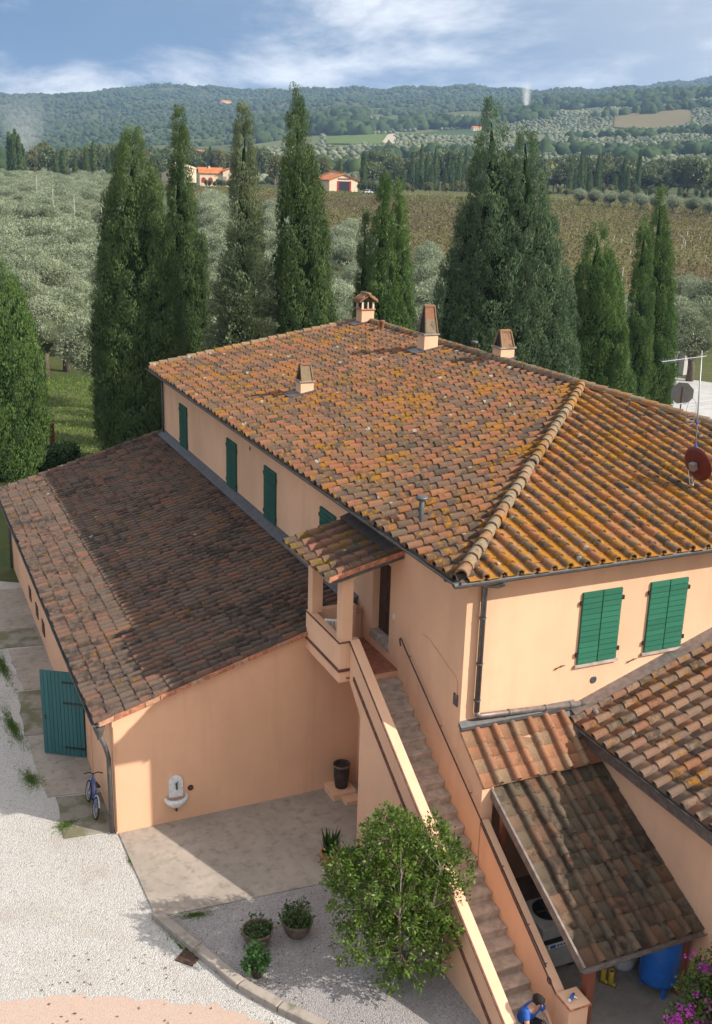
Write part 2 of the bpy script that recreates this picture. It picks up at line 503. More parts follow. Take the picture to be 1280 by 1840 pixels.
M_CONC = concrete('patio_concrete', (0.36, 0.31, 0.265))
M_CONCOLD = concrete('mossy_concrete', (0.28, 0.25, 0.21), moss=0.8)
M_KERB = concrete('kerb_stone', (0.36, 0.31, 0.27), moss=0.25)
M_FLOORDK = concrete('shed_floor', (0.27, 0.24, 0.215))
M_ROADM = concrete('pale_road', (0.46, 0.45, 0.44), (0.32, 0.31, 0.30))

def foliage(name, dark, light, rough=0.55, trans=0.18, spec=0.25, patch=0.6):
    g = G(name)
    a = g.n('ShaderNodeAttribute', attribute_name='tint').outputs['Fac']
    rnd = g.n('ShaderNodeObjectInfo').outputs['Random']
    t = g.math('ADD', a, g.math('MULTIPLY', g.math('SUBTRACT', rnd, 0.5), 0.38), clamp=True)
    col = g.mix(t, dark, light)
    n = g.noise(g.pos(), patch, 3)
    col = g.mix(g.math('MULTIPLY', g.rng(n, 0.4, 0.7), 0.3), col, (light[0]*1.05, light[1]*0.92, light[2]*0.75))
    p = g.bsdf(col, rough, spec)
    tr = g.n('ShaderNodeBsdfTranslucent'); g.set(tr.inputs[0], g.mix(0.5, col, light))
    mx = g.n('ShaderNodeMixShader'); mx.inputs[0].default_value = trans
    g.t.links.new(p.outputs[0], mx.inputs[1]); g.t.links.new(tr.outputs[0], mx.inputs[2])
    g.t.links.new(mx.outputs[0], g.out.inputs['Surface'])
    return g.m
F_CYP = foliage('cypress_foliage', (0.034, 0.068, 0.023), (0.140, 0.205, 0.074))
F_CYPBLUE = foliage('cypress_foliage_blue', (0.036, 0.074, 0.038), (0.140, 0.212, 0.112))
F_CYPYEL = foliage('cypress_foliage_bright', (0.038, 0.086, 0.022), (0.142, 0.230, 0.068))
F_FEATH = foliage('feathery_foliage', (0.056, 0.090, 0.045), (0.215, 0.258, 0.142))
F_CORE = plain('cypress_inner_shade', (0.020, 0.034, 0.014), 0.95, 0.3, 3, 0.05)  # dark solid cores: shade inside the foliage put into the colour
F_OLIVE = foliage('olive_foliage', (0.100, 0.135, 0.070), (0.345, 0.392, 0.262), 0.5, 0.2, 0.35)
F_SHRUB = foliage('glossy_shrub_leaves', (0.024, 0.062, 0.010), (0.128, 0.202, 0.032), 0.42, 0.25, 0.3, 3.0)
F_BROAD = foliage('broadleaf_foliage', (0.050, 0.078, 0.032), (0.160, 0.195, 0.078), patch=0.03)
F_BROADY = foliage('yellowish_broadleaf', (0.080, 0.090, 0.028), (0.25, 0.245, 0.085), patch=0.03)
F_VINE = foliage('autumn_vine_foliage', (0.085, 0.066, 0.026), (0.175, 0.195, 0.052), patch=0.02)
F_GRASS = foliage('grass_blades', (0.065, 0.120, 0.024), (0.170, 0.260, 0.055), 0.6, 0.3, 0.2, 0.8)
F_HEDGE = foliage('hedge_leaves', (0.030, 0.070, 0.016), (0.100, 0.165, 0.040), 0.4, 0.2, 0.4)
F_POTPLANT = foliage('pot_plant_leaves', (0.022, 0.055, 0.014), (0.075, 0.130, 0.030), 0.4, 0.2, 0.4, 4)
F_FRESHGREEN = foliage('soft_green_leaves', (0.03, 0.085, 0.02), (0.085, 0.190, 0.050), 0.5, 0.25, 0.3, 4)
F_FLOWER = foliage('magenta_bracts', (0.36, 0.03, 0.34), (0.62, 0.10, 0.58), 0.6, 0.3, 0.2, 5)
M_BARK = plain('grey_brown_bark', (0.13, 0.10, 0.08), 0.95, 0.35, 8, 0.1, bump=0.6, bscale=30)
M_BARKPALE = plain('pale_bark', (0.23, 0.19, 0.15), 0.95, 0.3, 8, 0.1, bump=0.5, bscale=30)
M_TERRAPOT = plain('terracotta_pot', (0.45, 0.16, 0.085), 0.85, 0.2, 8, 0.2, bump=0.15)
M_CLAYPOT = plain('brown_clay_pot', (0.16, 0.11, 0.09), 0.8, 0.3, 7, 0.25, bump=0.2)
M_DARKPOT = plain('dark_pot', (0.050, 0.034, 0.028), 0.7, 0.35, 8, 0.3)
M_SOIL = plain('potting_soil', (0.035, 0.026, 0.02), 0.98, 0.4, 20, 0.05, bump=0.5)
# ------------------------------------------------------------------ terrain
DIST = np.array([0, 60, 115, 165, 300, 420, 550, 700, 1000, 1400, 1900, 2600, 3500, 4300, 4600.])
_cols = [-300, 0, 320, 640, 830, 960, 1280, 1600]
_e = {  # height above the horizon, in photo pixels, of the bare ground at DIST[6:]
    -300: [-6, 2, 14, 26, 52, 98, 142, 120, 100],
    0:    [-6, 2, 15, 26, 50, 95, 140, 120, 100],
    320:  [-6, 6, 32, 58, 84, 122, 159, 140, 120],
    640:  [-6, 12, 56, 93, 124, 147, 166, 150, 130],
    830:  [-6, 13, 58, 97, 128, 156, 182, 165, 140],
    960:  [-6, 11, 62, 102, 142, 163, 171, 160, 140],
    1280: [-6, 11, 68, 122, 170, 174, 184, 199, 180],
    1600: [-6, 11, 66, 125, 175, 180, 190, 205, 190]}
_near = [0, 0, 0.0, 2.8, 8.8, 14.0]
ZT = np.array([_near + [16.2 + d * (e - (4 if d > 1200 else 0) - (3 if d > 2000 else 0)) / (FPX * 1.096) for d, e in zip(DIST[6:], _e[c])] for c in _cols])
HF = np.array([-math.sin(YAW), math.cos(YAW)]); HR = np.array([math.cos(YAW), math.sin(YAW)])
CP = math.cos(PITCH)
def smoothi(t):
    return t * t * (3 - 2 * t)
def terrain_z(x, y):
    x = np.asarray(x, float); y = np.asarray(y, float)
    dx, dy = x - CAM[0], y - CAM[1]
    d = np.hypot(dx, dy)
    fw, rt = dx * HF[0] + dy * HF[1], dx * HR[0] + dy * HR[1]
    az = np.arctan2(rt, fw)
    px = np.where(np.abs(az) < 1.2, 640 + FPX * np.tan(np.clip(az, -1.2, 1.2)) / CP, np.where(az > 0, 1600, -300))
    px = np.clip(px, -300, 1600)
    ci = np.clip(np.searchsorted(_cols, px, side='right') - 1, 0, len(_cols) - 2)
    cc = np.array(_cols, float)
    tc = smoothi((px - cc[ci]) / (cc[ci + 1] - cc[ci]))
    dd = np.clip(d, 0, 4599.9)
    di = np.clip(np.searchsorted(DIST, dd, side='right') - 1, 0, len(DIST) - 2)
    td = (dd - DIST[di]) / (DIST[di + 1] - DIST[di])
    z = (ZT[ci, di] * (1 - tc) + ZT[ci + 1, di] * tc) * (1 - td) + (ZT[ci, di + 1] * (1 - tc) + ZT[ci + 1, di + 1] * tc) * td
    a = np.clip((d - 600) / 2400, 0, 1)
    z = z + a * (9 * np.sin(x / 137 + 1.3) * np.sin(y / 171) + 6 * np.sin((x + y) / 83) + 4 * np.sin((x - 1.7 * y) / 47))
    z = z + np.clip((d - 120) / 300, 0, 1) * 0.5 * np.sin(x / 23) * np.sin(y / 31)
    return z - 0.07
def gp(px, d):                       # ground point: direction given by a photo column, horizontal distance in metres
    a = np.arctan((np.asarray(px, float) - 640) * CP / FPX)
    d = np.asarray(d, float)
    x = CAM[0] + d * (np.cos(a) * HF[0] + np.sin(a) * HR[0])
    y = CAM[1] + d * (np.cos(a) * HF[1] + np.sin(a) * HR[1])
    return x, y
def gp3(px, d, dz=0.0):
    x, y = gp(px, d)
    return float(x), float(y), float(terrain_z(x, y)) + dz

def terrain_mat():
    g = G('terrain_ground'); v = g.pos()
    a = g.noise(v, 0.03, 5, 0.6); b = g.noise(v, 0.5, 5, 0.65); c = g.noise(v, 6.0, 4, 0.7)
    col = g.mix(g.rng(a, 0.35, 0.65), (0.060, 0.085, 0.026), (0.125, 0.120, 0.052))
    col = g.mix(g.math('MULTIPLY', g.rng(b, 0.5, 0.75), 0.55), col, (0.165, 0.135, 0.075))
    col = g.mix(g.math('MULTIPLY', c, 0.5), col, (0.035, 0.055, 0.014))
    g.bsdf(col, 0.95, 0.1, 0, g.bump(g.math('ADD', g.math('MULTIPLY', b, 4), c), 0.6, 0.12))
    return g.m
M_TERRAIN = terrain_mat()
pxs = np.concatenate([np.arange(-300, 1601, 10)])
azs = np.arctan((pxs - 640) * CP / FPX)
out_az = np.linspace(azs[-1], azs[0] + 2 * math.pi, 50)[1:-1]
AZ = np.concatenate([azs, out_az])
RAD = np.concatenate([[0.01, 8, 16, 24, 32, 40, 50, 60, 70], np.geomspace(80, 4600, 150)])
A, Rr = np.meshgrid(AZ, RAD)
X = CAM[0] + Rr * (np.cos(A) * HF[0] + np.sin(A) * HR[0])
Y = CAM[1] + Rr * (np.cos(A) * HF[1] + np.sin(A) * HR[1])
Z = terrain_z(X, Y)
na, nr = len(AZ), len(RAD)
I, J = np.meshgrid(np.arange(nr - 1), np.arange(na), indexing='ij')
Jn = (J + 1) % na
F = np.stack([I * na + J, (I + 1) * na + J, (I + 1) * na + Jn, I * na + Jn], -1).reshape(-1, 4)
tag(np_obj('ground', np.stack([X.ravel(), Y.ravel(), Z.ravel()], 1), F[:, ::-1], M_TERRAIN, smooth=True), kind='structure')

# ------------------------------------------------------------------ yard surfaces
def wobble(poly, step=0.5, amp=0.12, seed=1, keep=()):
    r = np.random.default_rng(seed)
    out = []
    n = len(poly)
    for i in range(n):
        p, q = np.array(poly[i], float), np.array(poly[(i + 1) % n], float)
        L = np.linalg.norm(q - p); k = max(1, int(L / step))
        nrm = np.array([-(q - p)[1], (q - p)[0]]) / max(L, 1e-6)
        for j in range(k):
            w = p + (q - p) * j / k
            if i not in keep and j > 0:
                w = w + nrm * r.normal(0, amp)
            out.append(tuple(w))
    return out
def sheet(name, poly, z, mat, kind='structure', thick=0.0):
    mb = MB()
    if thick:
        mb.prism(poly, z - thick, z)
    else:
        mb.add([(x, y, z) for x, y in poly], [tuple(range(len(poly)))])
    return tag(mb.build(name, mat), kind=kind)
sheet('gravel_yard', wobble([(-30, -16), (6, -16), (6, 5.46), (-6.7, 5.46), (-6.7, 24.6), (-8.4, 26.2), (-30, 27.5)], 0.8, 0.12, 3, keep=(0, 1, 2, 3, 6)), 0.0, M_GRAVEL)
sheet('dirt_lane', wobble([(-30, -16), (6, -16), (6, -6), (-3.6, -4.6), (-4.9, -2.6), (-6.05, -1.35), (-7.4, -0.55), (-8.8, 0.15), (-10.2, 0.55), (-30, 8)], 0.13, 0.055, 4, keep=(0, 1, 2)), 0.006, M_DIRT)
sheet('planting_bed', wobble([(-6.40, 1.80), (-5.45, -1.0), (-4.6, -2.4), (-3.3, -4.4), (-1.25, -5.2), (-1.25, 1.62), (-2.3, 1.62)], 0.6, 0.02, 5), 0.012, M_BEDGRAVEL)
sheet('concrete_patio', [(-6.72, 5.5), (-6.62, 1.86), (-2.3, 1.56), (-0.2, 1.46), (-0.2, 5.5)], 0.035, M_CONC, thick=0.1)
for i, (poly, z) in enumerate([
        ([(-8.05, 5.75), (-6.75, 5.62), (-6.75, 7.55), (-7.95, 7.75)], 0.028), ([(-8.15, 7.85), (-6.75, 7.62), (-6.75, 11.2), (-8.25, 11.4)], 0.022),
        ([(-8.3, 11.5), (-6.75, 11.3), (-6.75, 14.3), (-8.1, 14.5)], 0.026), ([(-7.9, 14.6), (-6.75, 14.4), (-6.75, 17.9), (-8.0, 18.0)], 0.022),
        ([(-8.5, 18.2), (-6.75, 18.0), (-6.75, 19.6), (-8.4, 19.8)], 0.03), ([(-8.3, 19.9), (-6.75, 19.7), (-6.75, 24.0), (-8.2, 24.1)], 0.022)]):
    sheet('concrete_apron', wobble(poly, 0.5, 0.025, 20 + i, keep=(1,)), z, M_CONCOLD if i % 2 == 0 else M_CONC, thick=0.08)
sheet('shed_floor', [(0.2, -9), (3.3, -9), (3.3, 0), (0.2, 0)], 0.016, M_FLOORDK)
kerb = thing('garden_kerb', 'low rounded concrete kerb edging the planting bed beside the gravel', 'kerb', (-6.0, 0, 0))
kp = [(-6.62, 1.95), (-6.05, 0.45), (-5.5, -0.95), (-4.95, -1.85), (-4.3, -2.75), (-3.2, -4.3)]
for (a, b) in zip(kp, kp[1:]):
    d = np.array(b) - np.array(a); d = d / np.linalg.norm(d) * 0.008
    MB().beam((a[0] + d[0], a[1] + d[1], 0.06), (b[0] - d[0], b[1] - d[1], 0.06), 0.24, 0.20).build('kerb_stone', M_KERB, kerb, bevel=0.03)

# road behind the house on the right
_rd = [at(1150, 668, z=0), at(1300, 690, z=0), at(1420, 720, z=0), at(1420, 850, z=0), at(1290, 850, z=0), at(1150, 790, z=0), at(1195, 705, z=0)]
sheet('road', wobble([(p[0], p[1]) for p in _rd], 3, 0.25, 9), -0.01, M_ROADM)

# ------------------------------------------------------------------ blades of grass in patches
def blades(name, C, D, Nn, L, W, tint, mat, parent=None, kind=None):
    """leaf-like diamonds: centre-of-base, direction, normal, length, width"""
    C = np.asarray(C); D = D / np.linalg.norm(D, axis=1, keepdims=True)
    S = np.cross(D, Nn); S /= (np.linalg.norm(S, axis=1, keepdims=True) + 1e-9)
    L = np.asarray(L)[:, None]; W = np.asarray(W)[:, None]
    V = np.stack([C, C + D * L * 0.45 + S * W * 0.5, C + D * L, C + D * L * 0.45 - S * W * 0.5], 1).reshape(-1, 3)
    F = np.arange(len(V), dtype=np.int32).reshape(-1, 4)
    o = np_obj(name, V, F, mat, np.repeat(tint, 4), parent)
    if kind: o['kind'] = kind
    return o
def grass_patch(label, cx, cy, rx, ry, n, rot=0.0, h=0.09, seed=1, z=0.0):
    r = np.random.default_rng(seed)
    a = r.uniform(0, 2 * math.pi, n); q = np.abs(r.normal(0, .55, n)) * (0.75 + 0.25 * np.sin(3 * a + seed) + .2 * np.sin(7 * a + 2 * seed))
    u, w = rx * q * np.cos(a), ry * q * np.sin(a)
    C = np.stack([cx + u * math.cos(rot) - w * math.sin(rot), cy + u * math.sin(rot) + w * math.cos(rot), np.full(n, z)], 1)
    D = np.stack([r.normal(0, .45, n), r.normal(0, .45, n), np.ones(n)], 1)
    N = r.normal(0, 1, (n, 3)); N[:, 2] *= 0.2
    o = blades('grass_patch', C, D, N, h * r.uniform(.4, 1.2, n), h * .18 * np.ones(n), r.uniform(0, 1, n), F_GRASS)
    return tag(o, label, 'grass', kind='stuff')
grass_patch('crescent of bright weeds in the sunlit gravel', -7.9, 6.3, 0.50, 0.32, 1400, 0.5, 0.08, 2)
grass_patch('weeds on the shaded apron below the green gate', -8.45, 8.9, 0.38, 0.9, 2600, 0.2, 0.06, 3, 0.02)
grass_patch('weed strip along the gravel left of the gate', -8.55, 12.2, 0.30, 2.2, 3600, 0.1, 0.07, 4, 0.0)
grass_patch('weed strip farther up beside the annexe apron', -8.35, 16.6, 0.30, 2.2, 3600, 0.05, 0.07, 5, 0.0)
grass_patch('thin grass wedge between patio and planting bed', -5.75, 1.60, 0.62, 0.20, 1300, -0.15, 0.06, 6, 0.02)
grass_patch('weeds at the gravel edge of the sunny patio', -6.72, 4.2, 0.05, 0.5, 160, 0, 0.06, 7)
grass_patch('weeds growing under the kerb', -6.35, 0.7, 0.06, 0.8, 220, 0.3, 0.07, 8)

r = np.random.default_rng(77)
n = 130
C_ = np.stack([r.uniform(-9.5, -3.5, n), r.uniform(-3.2, 1.4, n), np.full(n, .02)], 1)
D_ = np.stack([r.normal(0, 1, n), r.normal(0, 1, n), r.uniform(0, .25, n)], 1)
o = blades('fallen_leaves', C_, D_, np.tile((0, 0, 1.0), (n, 1)) + r.normal(0, .2, (n, 3)), r.uniform(.04, .09, n), r.uniform(.025, .05, n), r.uniform(0, 1, n), foliage('dry_leaves', (.10, .045, .02), (.22, .12, .05)))
tag(o, 'dry brown leaves scattered over gravel and dirt', 'leaves', kind='stuff')
# ------------------------------------------------------------------ roof tiles
EXPO, SPACE = 0.40, 0.43
def cover_verts(L=0.47, r0=0.100, r1=0.084, w0=0.046, w1=0.016, seg=6, th=0.022):
    P = []
    for (u, r, w) in ((0, r0, w0), (L, r1, w1)):
        for k in range(seg + 1):
            a = math.pi * k / seg
            P.append((u, r * math.cos(a), w + r * 1.02 * math.sin(a) - (0.03 if k in (0, seg) else 0)))
    for k in range(seg + 1):                      # inner rim of the lower end
        a = math.pi * k / seg
        P.append((0.002, (r0 - th) * math.cos(a), w0 + (r0 - th) * 0.92 * math.sin(a) - (0.03 if k in (0, seg) else 0)))
    for k in range(seg + 1):                      # the hollow goes in under the tile
        a = math.pi * k / seg
        P.append((0.10, (r0 - th) * math.cos(a), w0 - 0.01 + (r0 - th) * 0.92 * math.sin(a) - (0.03 if k in (0, seg) else 0)))
    n = seg + 1
    F = []
    for k in range(seg):
        F.append((k, k + 1, n + k + 1, n + k))
        F.append((2*n + k, 2*n + k + 1, k + 1, k))
        F.append((3*n + k, 3*n + k + 1, 2*n + k + 1, 2*n + k))
    return np.array(P), np.array(F)
def pan_verts(L=0.47, hw=0.195, w0=0.020, w1=0.0, th=0.018):
    prof = [(-hw, 0.035), (-hw + 0.035, 0.0), (hw - 0.035, 0.0), (hw, 0.035)]
    P = [(0, y, w0 + z) for y, z in prof] + [(L, y * 0.94, w1 + z) for y, z in prof] + [(0, y, w0 + z - th) for y, z in prof]
    F = []
    for k in range(3):
        F.append((k + 1, k, 4 + k, 5 + k)); F.append((8 + k + 1, 8 + k, k, k + 1))
    return np.array(P), np.array(F)
COVER, PAN = cover_verts(), pan_verts()
RIDGE = cover_verts(0.50, 0.150, 0.128, 0.03, 0.0, 6, 0.03)
SCOVER = cover_verts(0.47, 0.092, 0.084, 0.050, 0.026, 6, 0.02)
SPAN = pan_verts(0.47, 0.195, 0.012, 0.0, 0.014)
LCOVER = cover_verts(0.47, 0.088, 0.080, 0.045, 0.008, 6, 0.02)
LPAN = pan_verts(0.47, 0.125, 0.034, 0.0, 0.03)
def frame(P0, U, V):
    U = np.array(U, float); U /= np.linalg.norm(U); V = np.array(V, float); V /= np.linalg.norm(V)
    W = np.cross(U, V)
    if W[2] < 0: W = -W
    return np.array(P0, float), U, V, W
def cam_rank(T):
    q = project(T)
    inside = (q[:, 0] > -15) & (q[:, 0] < 1295) & (q[:, 1] > -15) & (q[:, 1] < 1855) & (q[:, 2] > 0)
    return np.where(inside, q[:, 2], 1e6 + q[:, 2])
def lay(parent, kind, proto, mats, fr, items, cap, seed, jit=1.0):
    """items: rows of u, v. The nearest `cap` become objects of their own, the rest one joined field."""
    if not len(items): return
    P0, U, V, W = fr
    r = np.random.default_rng(seed)
    uv = np.array(items, float)
    n = len(uv)
    ja = r.normal(0, 0.022, n); jw = r.normal(0, 0.004, n); ju = r.normal(0, 0.015, n); jv = r.normal(0, 0.008, n)
    tilt = r.normal(0, 0.022, n) * jit
    ja *= jit; ju *= jit; jv *= jit
    T = P0 + np.outer(uv[:, 0] + ju, U) + np.outer(uv[:, 1] + jv, V) + np.outer(jw, W)
    Un = U[None] * np.cos(ja)[:, None] + V[None] * np.sin(ja)[:, None]
    Vn = -U[None] * np.sin(ja)[:, None] + V[None] * np.cos(ja)[:, None]
    Wn = np.repeat(W[None], n, 0) + np.outer(tilt, V)
    hand = np.linalg.det(np.stack([U, V, W], 1))
    pv, pf = proto
    if hand < 0: pf = pf[:, ::-1]
    order = np.argsort(cam_rank(T))
    first, rest = order[:cap], order[cap:]
    if len(first):
        me = np_mesh(kind, pv, pf, mats[0], None, smooth=False)
        if kind != 'pan_tile':
            me.polygons.foreach_set('use_smooth', np.ones(len(me.polygons), dtype=bool)); me.set_sharp_from_angle(angle=math.radians(50))
        for i in first:
            o = bpy.data.objects.new(kind, me)
            COL.objects.link(o)
            o.parent = parent
            mt = Matrix.Identity(4)
            for k in range(3):
                mt[k][0], mt[k][1], mt[k][2], mt[k][3] = Un[i][k], Vn[i][k], Wn[i][k], T[i][k]
            o.matrix_basis = mt
    if len(rest):
        Vx = T[rest][:, None] + pv[None, :, :1] * Un[rest][:, None] + pv[None, :, 1:2] * Vn[rest][:, None] + pv[None, :, 2:] * Wn[rest][:, None]
        Fx = (pf[None] + (np.arange(len(rest)) * len(pv))[:, None, None]).reshape(-1, 4)
        o = np_obj(kind + '_field', Vx.reshape(-1, 3), Fx, mats[1], np.repeat(r.uniform(0, 1, len(rest)), len(pv)), parent)
        if kind != 'pan_tile':
            o.data.polygons.foreach_set('use_smooth', np.ones(len(Fx), dtype=bool)); o.data.set_sharp_from_angle(angle=math.radians(50))
        o['kind'] = 'stuff'
def tile_roof(parent, P0, U, V, Lu, Lv, mats, inside=None, cap=300, pmats=None, seed=1, over=0.07, v0=0.16, pans=True, space=None, protos=None, edge=False, jit=1.0):
    SPACE = space or 0.43
    CV, PN = protos or (COVER, PAN)
    fr = frame(P0, U, V)
    nu, nv = int(math.ceil(Lu / EXPO)), int((Lv - 2 * v0) / SPACE + 1.5)
    sp = (Lv - 2 * v0) / (nv - 1)
    ex = Lu / nu
    cov = [(i * ex - over, v0 + j * sp) for i in range(nu) for j in range(nv)]
    pan = [(i * ex - over, v0 + (j + 0.5) * sp) for i in range(nu) for j in range(-1 if edge else 0, nv if edge else nv - 1)]
    if inside:
        cov = [c for c in cov if inside(*c)]; pan = [c for c in pan if inside(*c)]
    lay(parent, 'cover_tile', CV, mats, fr, cov, cap, seed, jit)
    if pans: lay(parent, 'pan_tile', PN, pmats or mats, fr, pan, cap, seed + 50, jit)
def ridge_line(parent, p, q, mats, seed=1, step=0.42, lift=0.02):
    p, q = np.array(p, float), np.array(q, float)
    L = np.linalg.norm(q - p); n = max(2, int(L / step))
    U = (q - p) / L
    V = np.cross(np.array([0, 0, 1.0]), U)
    fr = frame(p + np.array([0, 0, lift]), U, V)
    lay(parent, 'ridge_tile', RIDGE, mats, fr, [(i * L / n, 0) for i in range(n)], 300, seed)
def half_gutter(parent, p, q, r=0.085, name='gutter', mat=None):
    p, q = np.array(p, float), np.array(q, float)
    d = (q - p) / np.linalg.norm(q - p); s = np.cross(d, (0, 0, 1.0)); s /= np.linalg.norm(s)
    up = np.cross(s, d)
    prof = [(math.cos(math.pi + math.pi * k / 8) * r, math.sin(math.pi + math.pi * k / 8) * r) for k in range(9)]
    prof += [(x * 0.86, y * 0.86) for x, y in prof[::-1]]
    return MB().extrude([p + s * a + up * b for a, b in prof], q - p).build(name, mat or M_GUTTER, parent)

# ------------------------------------------------------------------ farmhouse
SL = 0.178
HX = 9.6                                   # ridge
EZ = 8.30                                  # deck height at the eave line
LF = 26.64
def zl(x): return EZ + SL * (x + 0.5)
ZR = zl(HX)
RX = 15.6
house = thing('farmhouse', 'large peach stucco farmhouse with lichen covered hipped tile roof and green shutters', 'house', (7, 13, 0))
w = MB()
w.box((0, 0, -0.3), (15.1, 0.4, 8.25))                                  # front wall
w.box((0, 0.4, -0.3), (0.4, 3.75, 8.25)).box((0, 4.78, -0.3), (0.4, LF - 0.4, 8.25))
w.box((0, 3.75, -0.3), (0.4, 4.78, 4.95)).box((0, 3.75, 7.11), (0.4, 4.78, 8.25))
w.box((14.7, 0.4, -0.3), (15.1, LF - 0.4, 8.25))
gz = zl(0) - 0.06
w.extrude([(0, LF - 0.4, -0.3), (15.1, LF - 0.4, -0.3), (15.1, LF - 0.4, 8.25), (HX, LF - 0.4, ZR - 0.12), (0, LF - 0.4, gz)], (0, 0.4, 0))
w.build('wall', M_WALL, house)
# roof deck, a closed shell 12 cm thick
yF, yN = LF + 0.41, -0.5
top = [(-0.5, yN, EZ), (RX, yN, EZ), (HX, HX - 0.0, ZR), (HX, yF, ZR), (-0.5, yF, EZ), (RX, yF, EZ)]
dk = MB()
n6 = len(top)
dk.add([(x, y, z) for x, y, z in top] + [(x, y, z - 0.12) for x, y, z in top],
       [(0, 1, 2), (0, 2, 3, 4), (1, 5, 3, 2), (6, 8, 7), (6, 10, 9, 8), (7, 8, 9, 11), (0, 6, 7, 1), (0, 4, 10, 6), (1, 7, 11, 5), (4, 3, 9, 10), (3, 5, 11, 9)])
roof = dk.build('roof', M_DECK, house)
cph = 1 / math.hypot(1, SL)
LU = 10.1 / cph
tile_roof(roof, (-0.5, yN, EZ + 0.01), (1, 0, SL), (0, 1, 0), LU, yF - yN, T_MAIN, lambda u, v: yN + v > (u + 0.20) * cph - 0.5 + 0.02, 120, seed=3)
tile_roof(roof, (-0.5, yN, EZ + 0.01), (0, 1, SL), (1, 0, 0), LU, RX + 0.5, T_HIPF,
          lambda u, v: v > (u + 0.22) * cph + 0.02 and v - 0.5 < HX + (HX - ((u + 0.2) * cph - 0.5)) * (RX - HX) / 10.1, 180, T_HIPP, seed=5, jit=.6)
tile_roof(roof, (RX, yN, EZ + 0.01), (-(RX - HX), 0, ZR - EZ), (0, 1, 0), math.hypot(RX - HX, ZR - EZ), yF - yN, T_MAIN,
          lambda u, v: v > (u + 0.2) * 10.1 / math.hypot(RX - HX, ZR - EZ), 0, seed=7)
ridge_line(roof, (-0.47, -0.47, EZ + 0.09), (HX, HX, ZR + 0.07), T_RIDGE, 11)
ridge_line(roof, (RX, -0.47, EZ + 0.09), (HX, HX, ZR + 0.07), T_RIDGE, 12)
ridge_line(roof, (HX, HX - 0.1, ZR + 0.07), (HX, yF + 0.02, ZR + 0.07), T_RIDGE, 13)
ridge_line(roof, (-0.5, yF - 0.06, EZ + 0.07), (HX, yF - 0.06, ZR + 0.05), T_RIDGE, 14)
half_gutter(house, (-0.595, -0.58, EZ + 0.015), (-0.595, yF, EZ + 0.015), .10)
half_gutter(house, (-0.695, -0.60, EZ + 0.01), (RX, -0.60, EZ + 0.01), .10)
# soffit boards just under the deck
MB().box((-0.48, 0.0, EZ - 0.16), (-0.004, LF, EZ - 0.125)).build('soffit', M_WALL, house)
MB().box((-0.48, -0.48, EZ - 0.16), (RX - 0.1, -0.004, EZ - 0.125)).build('soffit', M_WALL, house)
# down pipe at the near corner, then along the wall and down
pts = [(0.52, -0.585, EZ - 0.06), (0.52, -0.58, EZ - 0.14), (0.49, -0.45, EZ - 0.22), (0.37, -0.16, EZ - 0.29), (0.36, -0.11, EZ - 0.36), (0.36, -0.11, 4.93), (0.40, -0.11, 4.84), (0.48, -0.11, 4.80), (3.2, -0.11, 4.60)]
MB().tube(pts[:6], 0.066, 12).build('downpipe', M_PIPE, house, True)
MB().tube(pts[5:], 0.066, 12).build('downpipe', M_COPPER, house, True)
MB().tube([(3.2, -0.11, 4.60), (3.42, -0.15, 4.57), (3.46, -0.35, 4.5), (3.44, -0.75, 4.36)], 0.07, 10).build('downpipe', M_COPPER, house, True)
for z in (7.2, 6.1, 5.2): MB().tube([(0.36, -0.11, z), (0.36, -0.11, z + 0.03)], 0.078, 12).build('pipe_clamp', M_GUTTER, house)
for x in (1.2, 2.2, 2.9): MB().tube([(x, -0.11, 4.80 - (x - .48) * .0735), (x + 0.03, -0.11, 4.80 - (x - .45) * .0735)], 0.080, 12).build('pipe_clamp', M_GUTTER, house)
MB().tube([(-0.09, LF - 0.12, EZ - 0.1), (-0.09, LF - 0.12, 5.3)], 0.05, 8).build('downpipe', M_GUTTER, house, True)
# shutters
def shutter(root, c, U, Nn, wd, ht, mat, planks=12):
    c, U, Nn = np.array(c, float), np.array(U, float), np.array(Nn, float)
    Zv = np.array([0, 0, 1.0])
    for s in (-1, 1):
        cc = c + U * s * (wd / 4 + 0.004)
        leaf = MB().obox(cc + Nn * 0.018, U * (wd / 4 - 0.006), Nn * 0.016, Zv * ht / 2).build('shutter_leaf', mat, root)
        ph = ht / planks
        me = None
        for k in range(planks):
            q = cc + Nn * (0.046 + random.uniform(-.002, .002)) + Zv * (-ht / 2 + (k + 0.5) * ph)
            MB().obox(q, U * (wd / 4 - 0.010), Nn * 0.012, Zv * (ph / 2 - 0.008)).build('plank', mat, leaf)
        for hz in (-0.36, 0.36):
            MB().obox(c + U * s * (wd / 2 + 0.03) + Nn * 0.04 + Zv * hz * ht, U * 0.035, Nn * 0.02, Zv * 0.05).build('hinge', M_BLACK, leaf)
X1, Y1 = np.array([1.0, 0, 0]), np.array([0, 1.0, 0])
for xa, xb in ((3.06, 4.17), (5.005, 6.12), (8.2, 9.3)):
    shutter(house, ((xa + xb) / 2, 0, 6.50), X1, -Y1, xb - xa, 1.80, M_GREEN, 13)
    MB().box((xa - 0.06, -0.07, 5.52), (xb + 0.06, -0.002, 5.585)).build('window_sill', M_TRAVERTINE, house)
for ya, yb in ((22.77, 23.89), (16.24, 17.36), (12.14, 13.26), (7.27, 8.40)):
    shutter(house, (0, (ya + yb) / 2, 6.47), Y1, -X1, yb - ya, 1.79, M_GREENSHADE, 13)
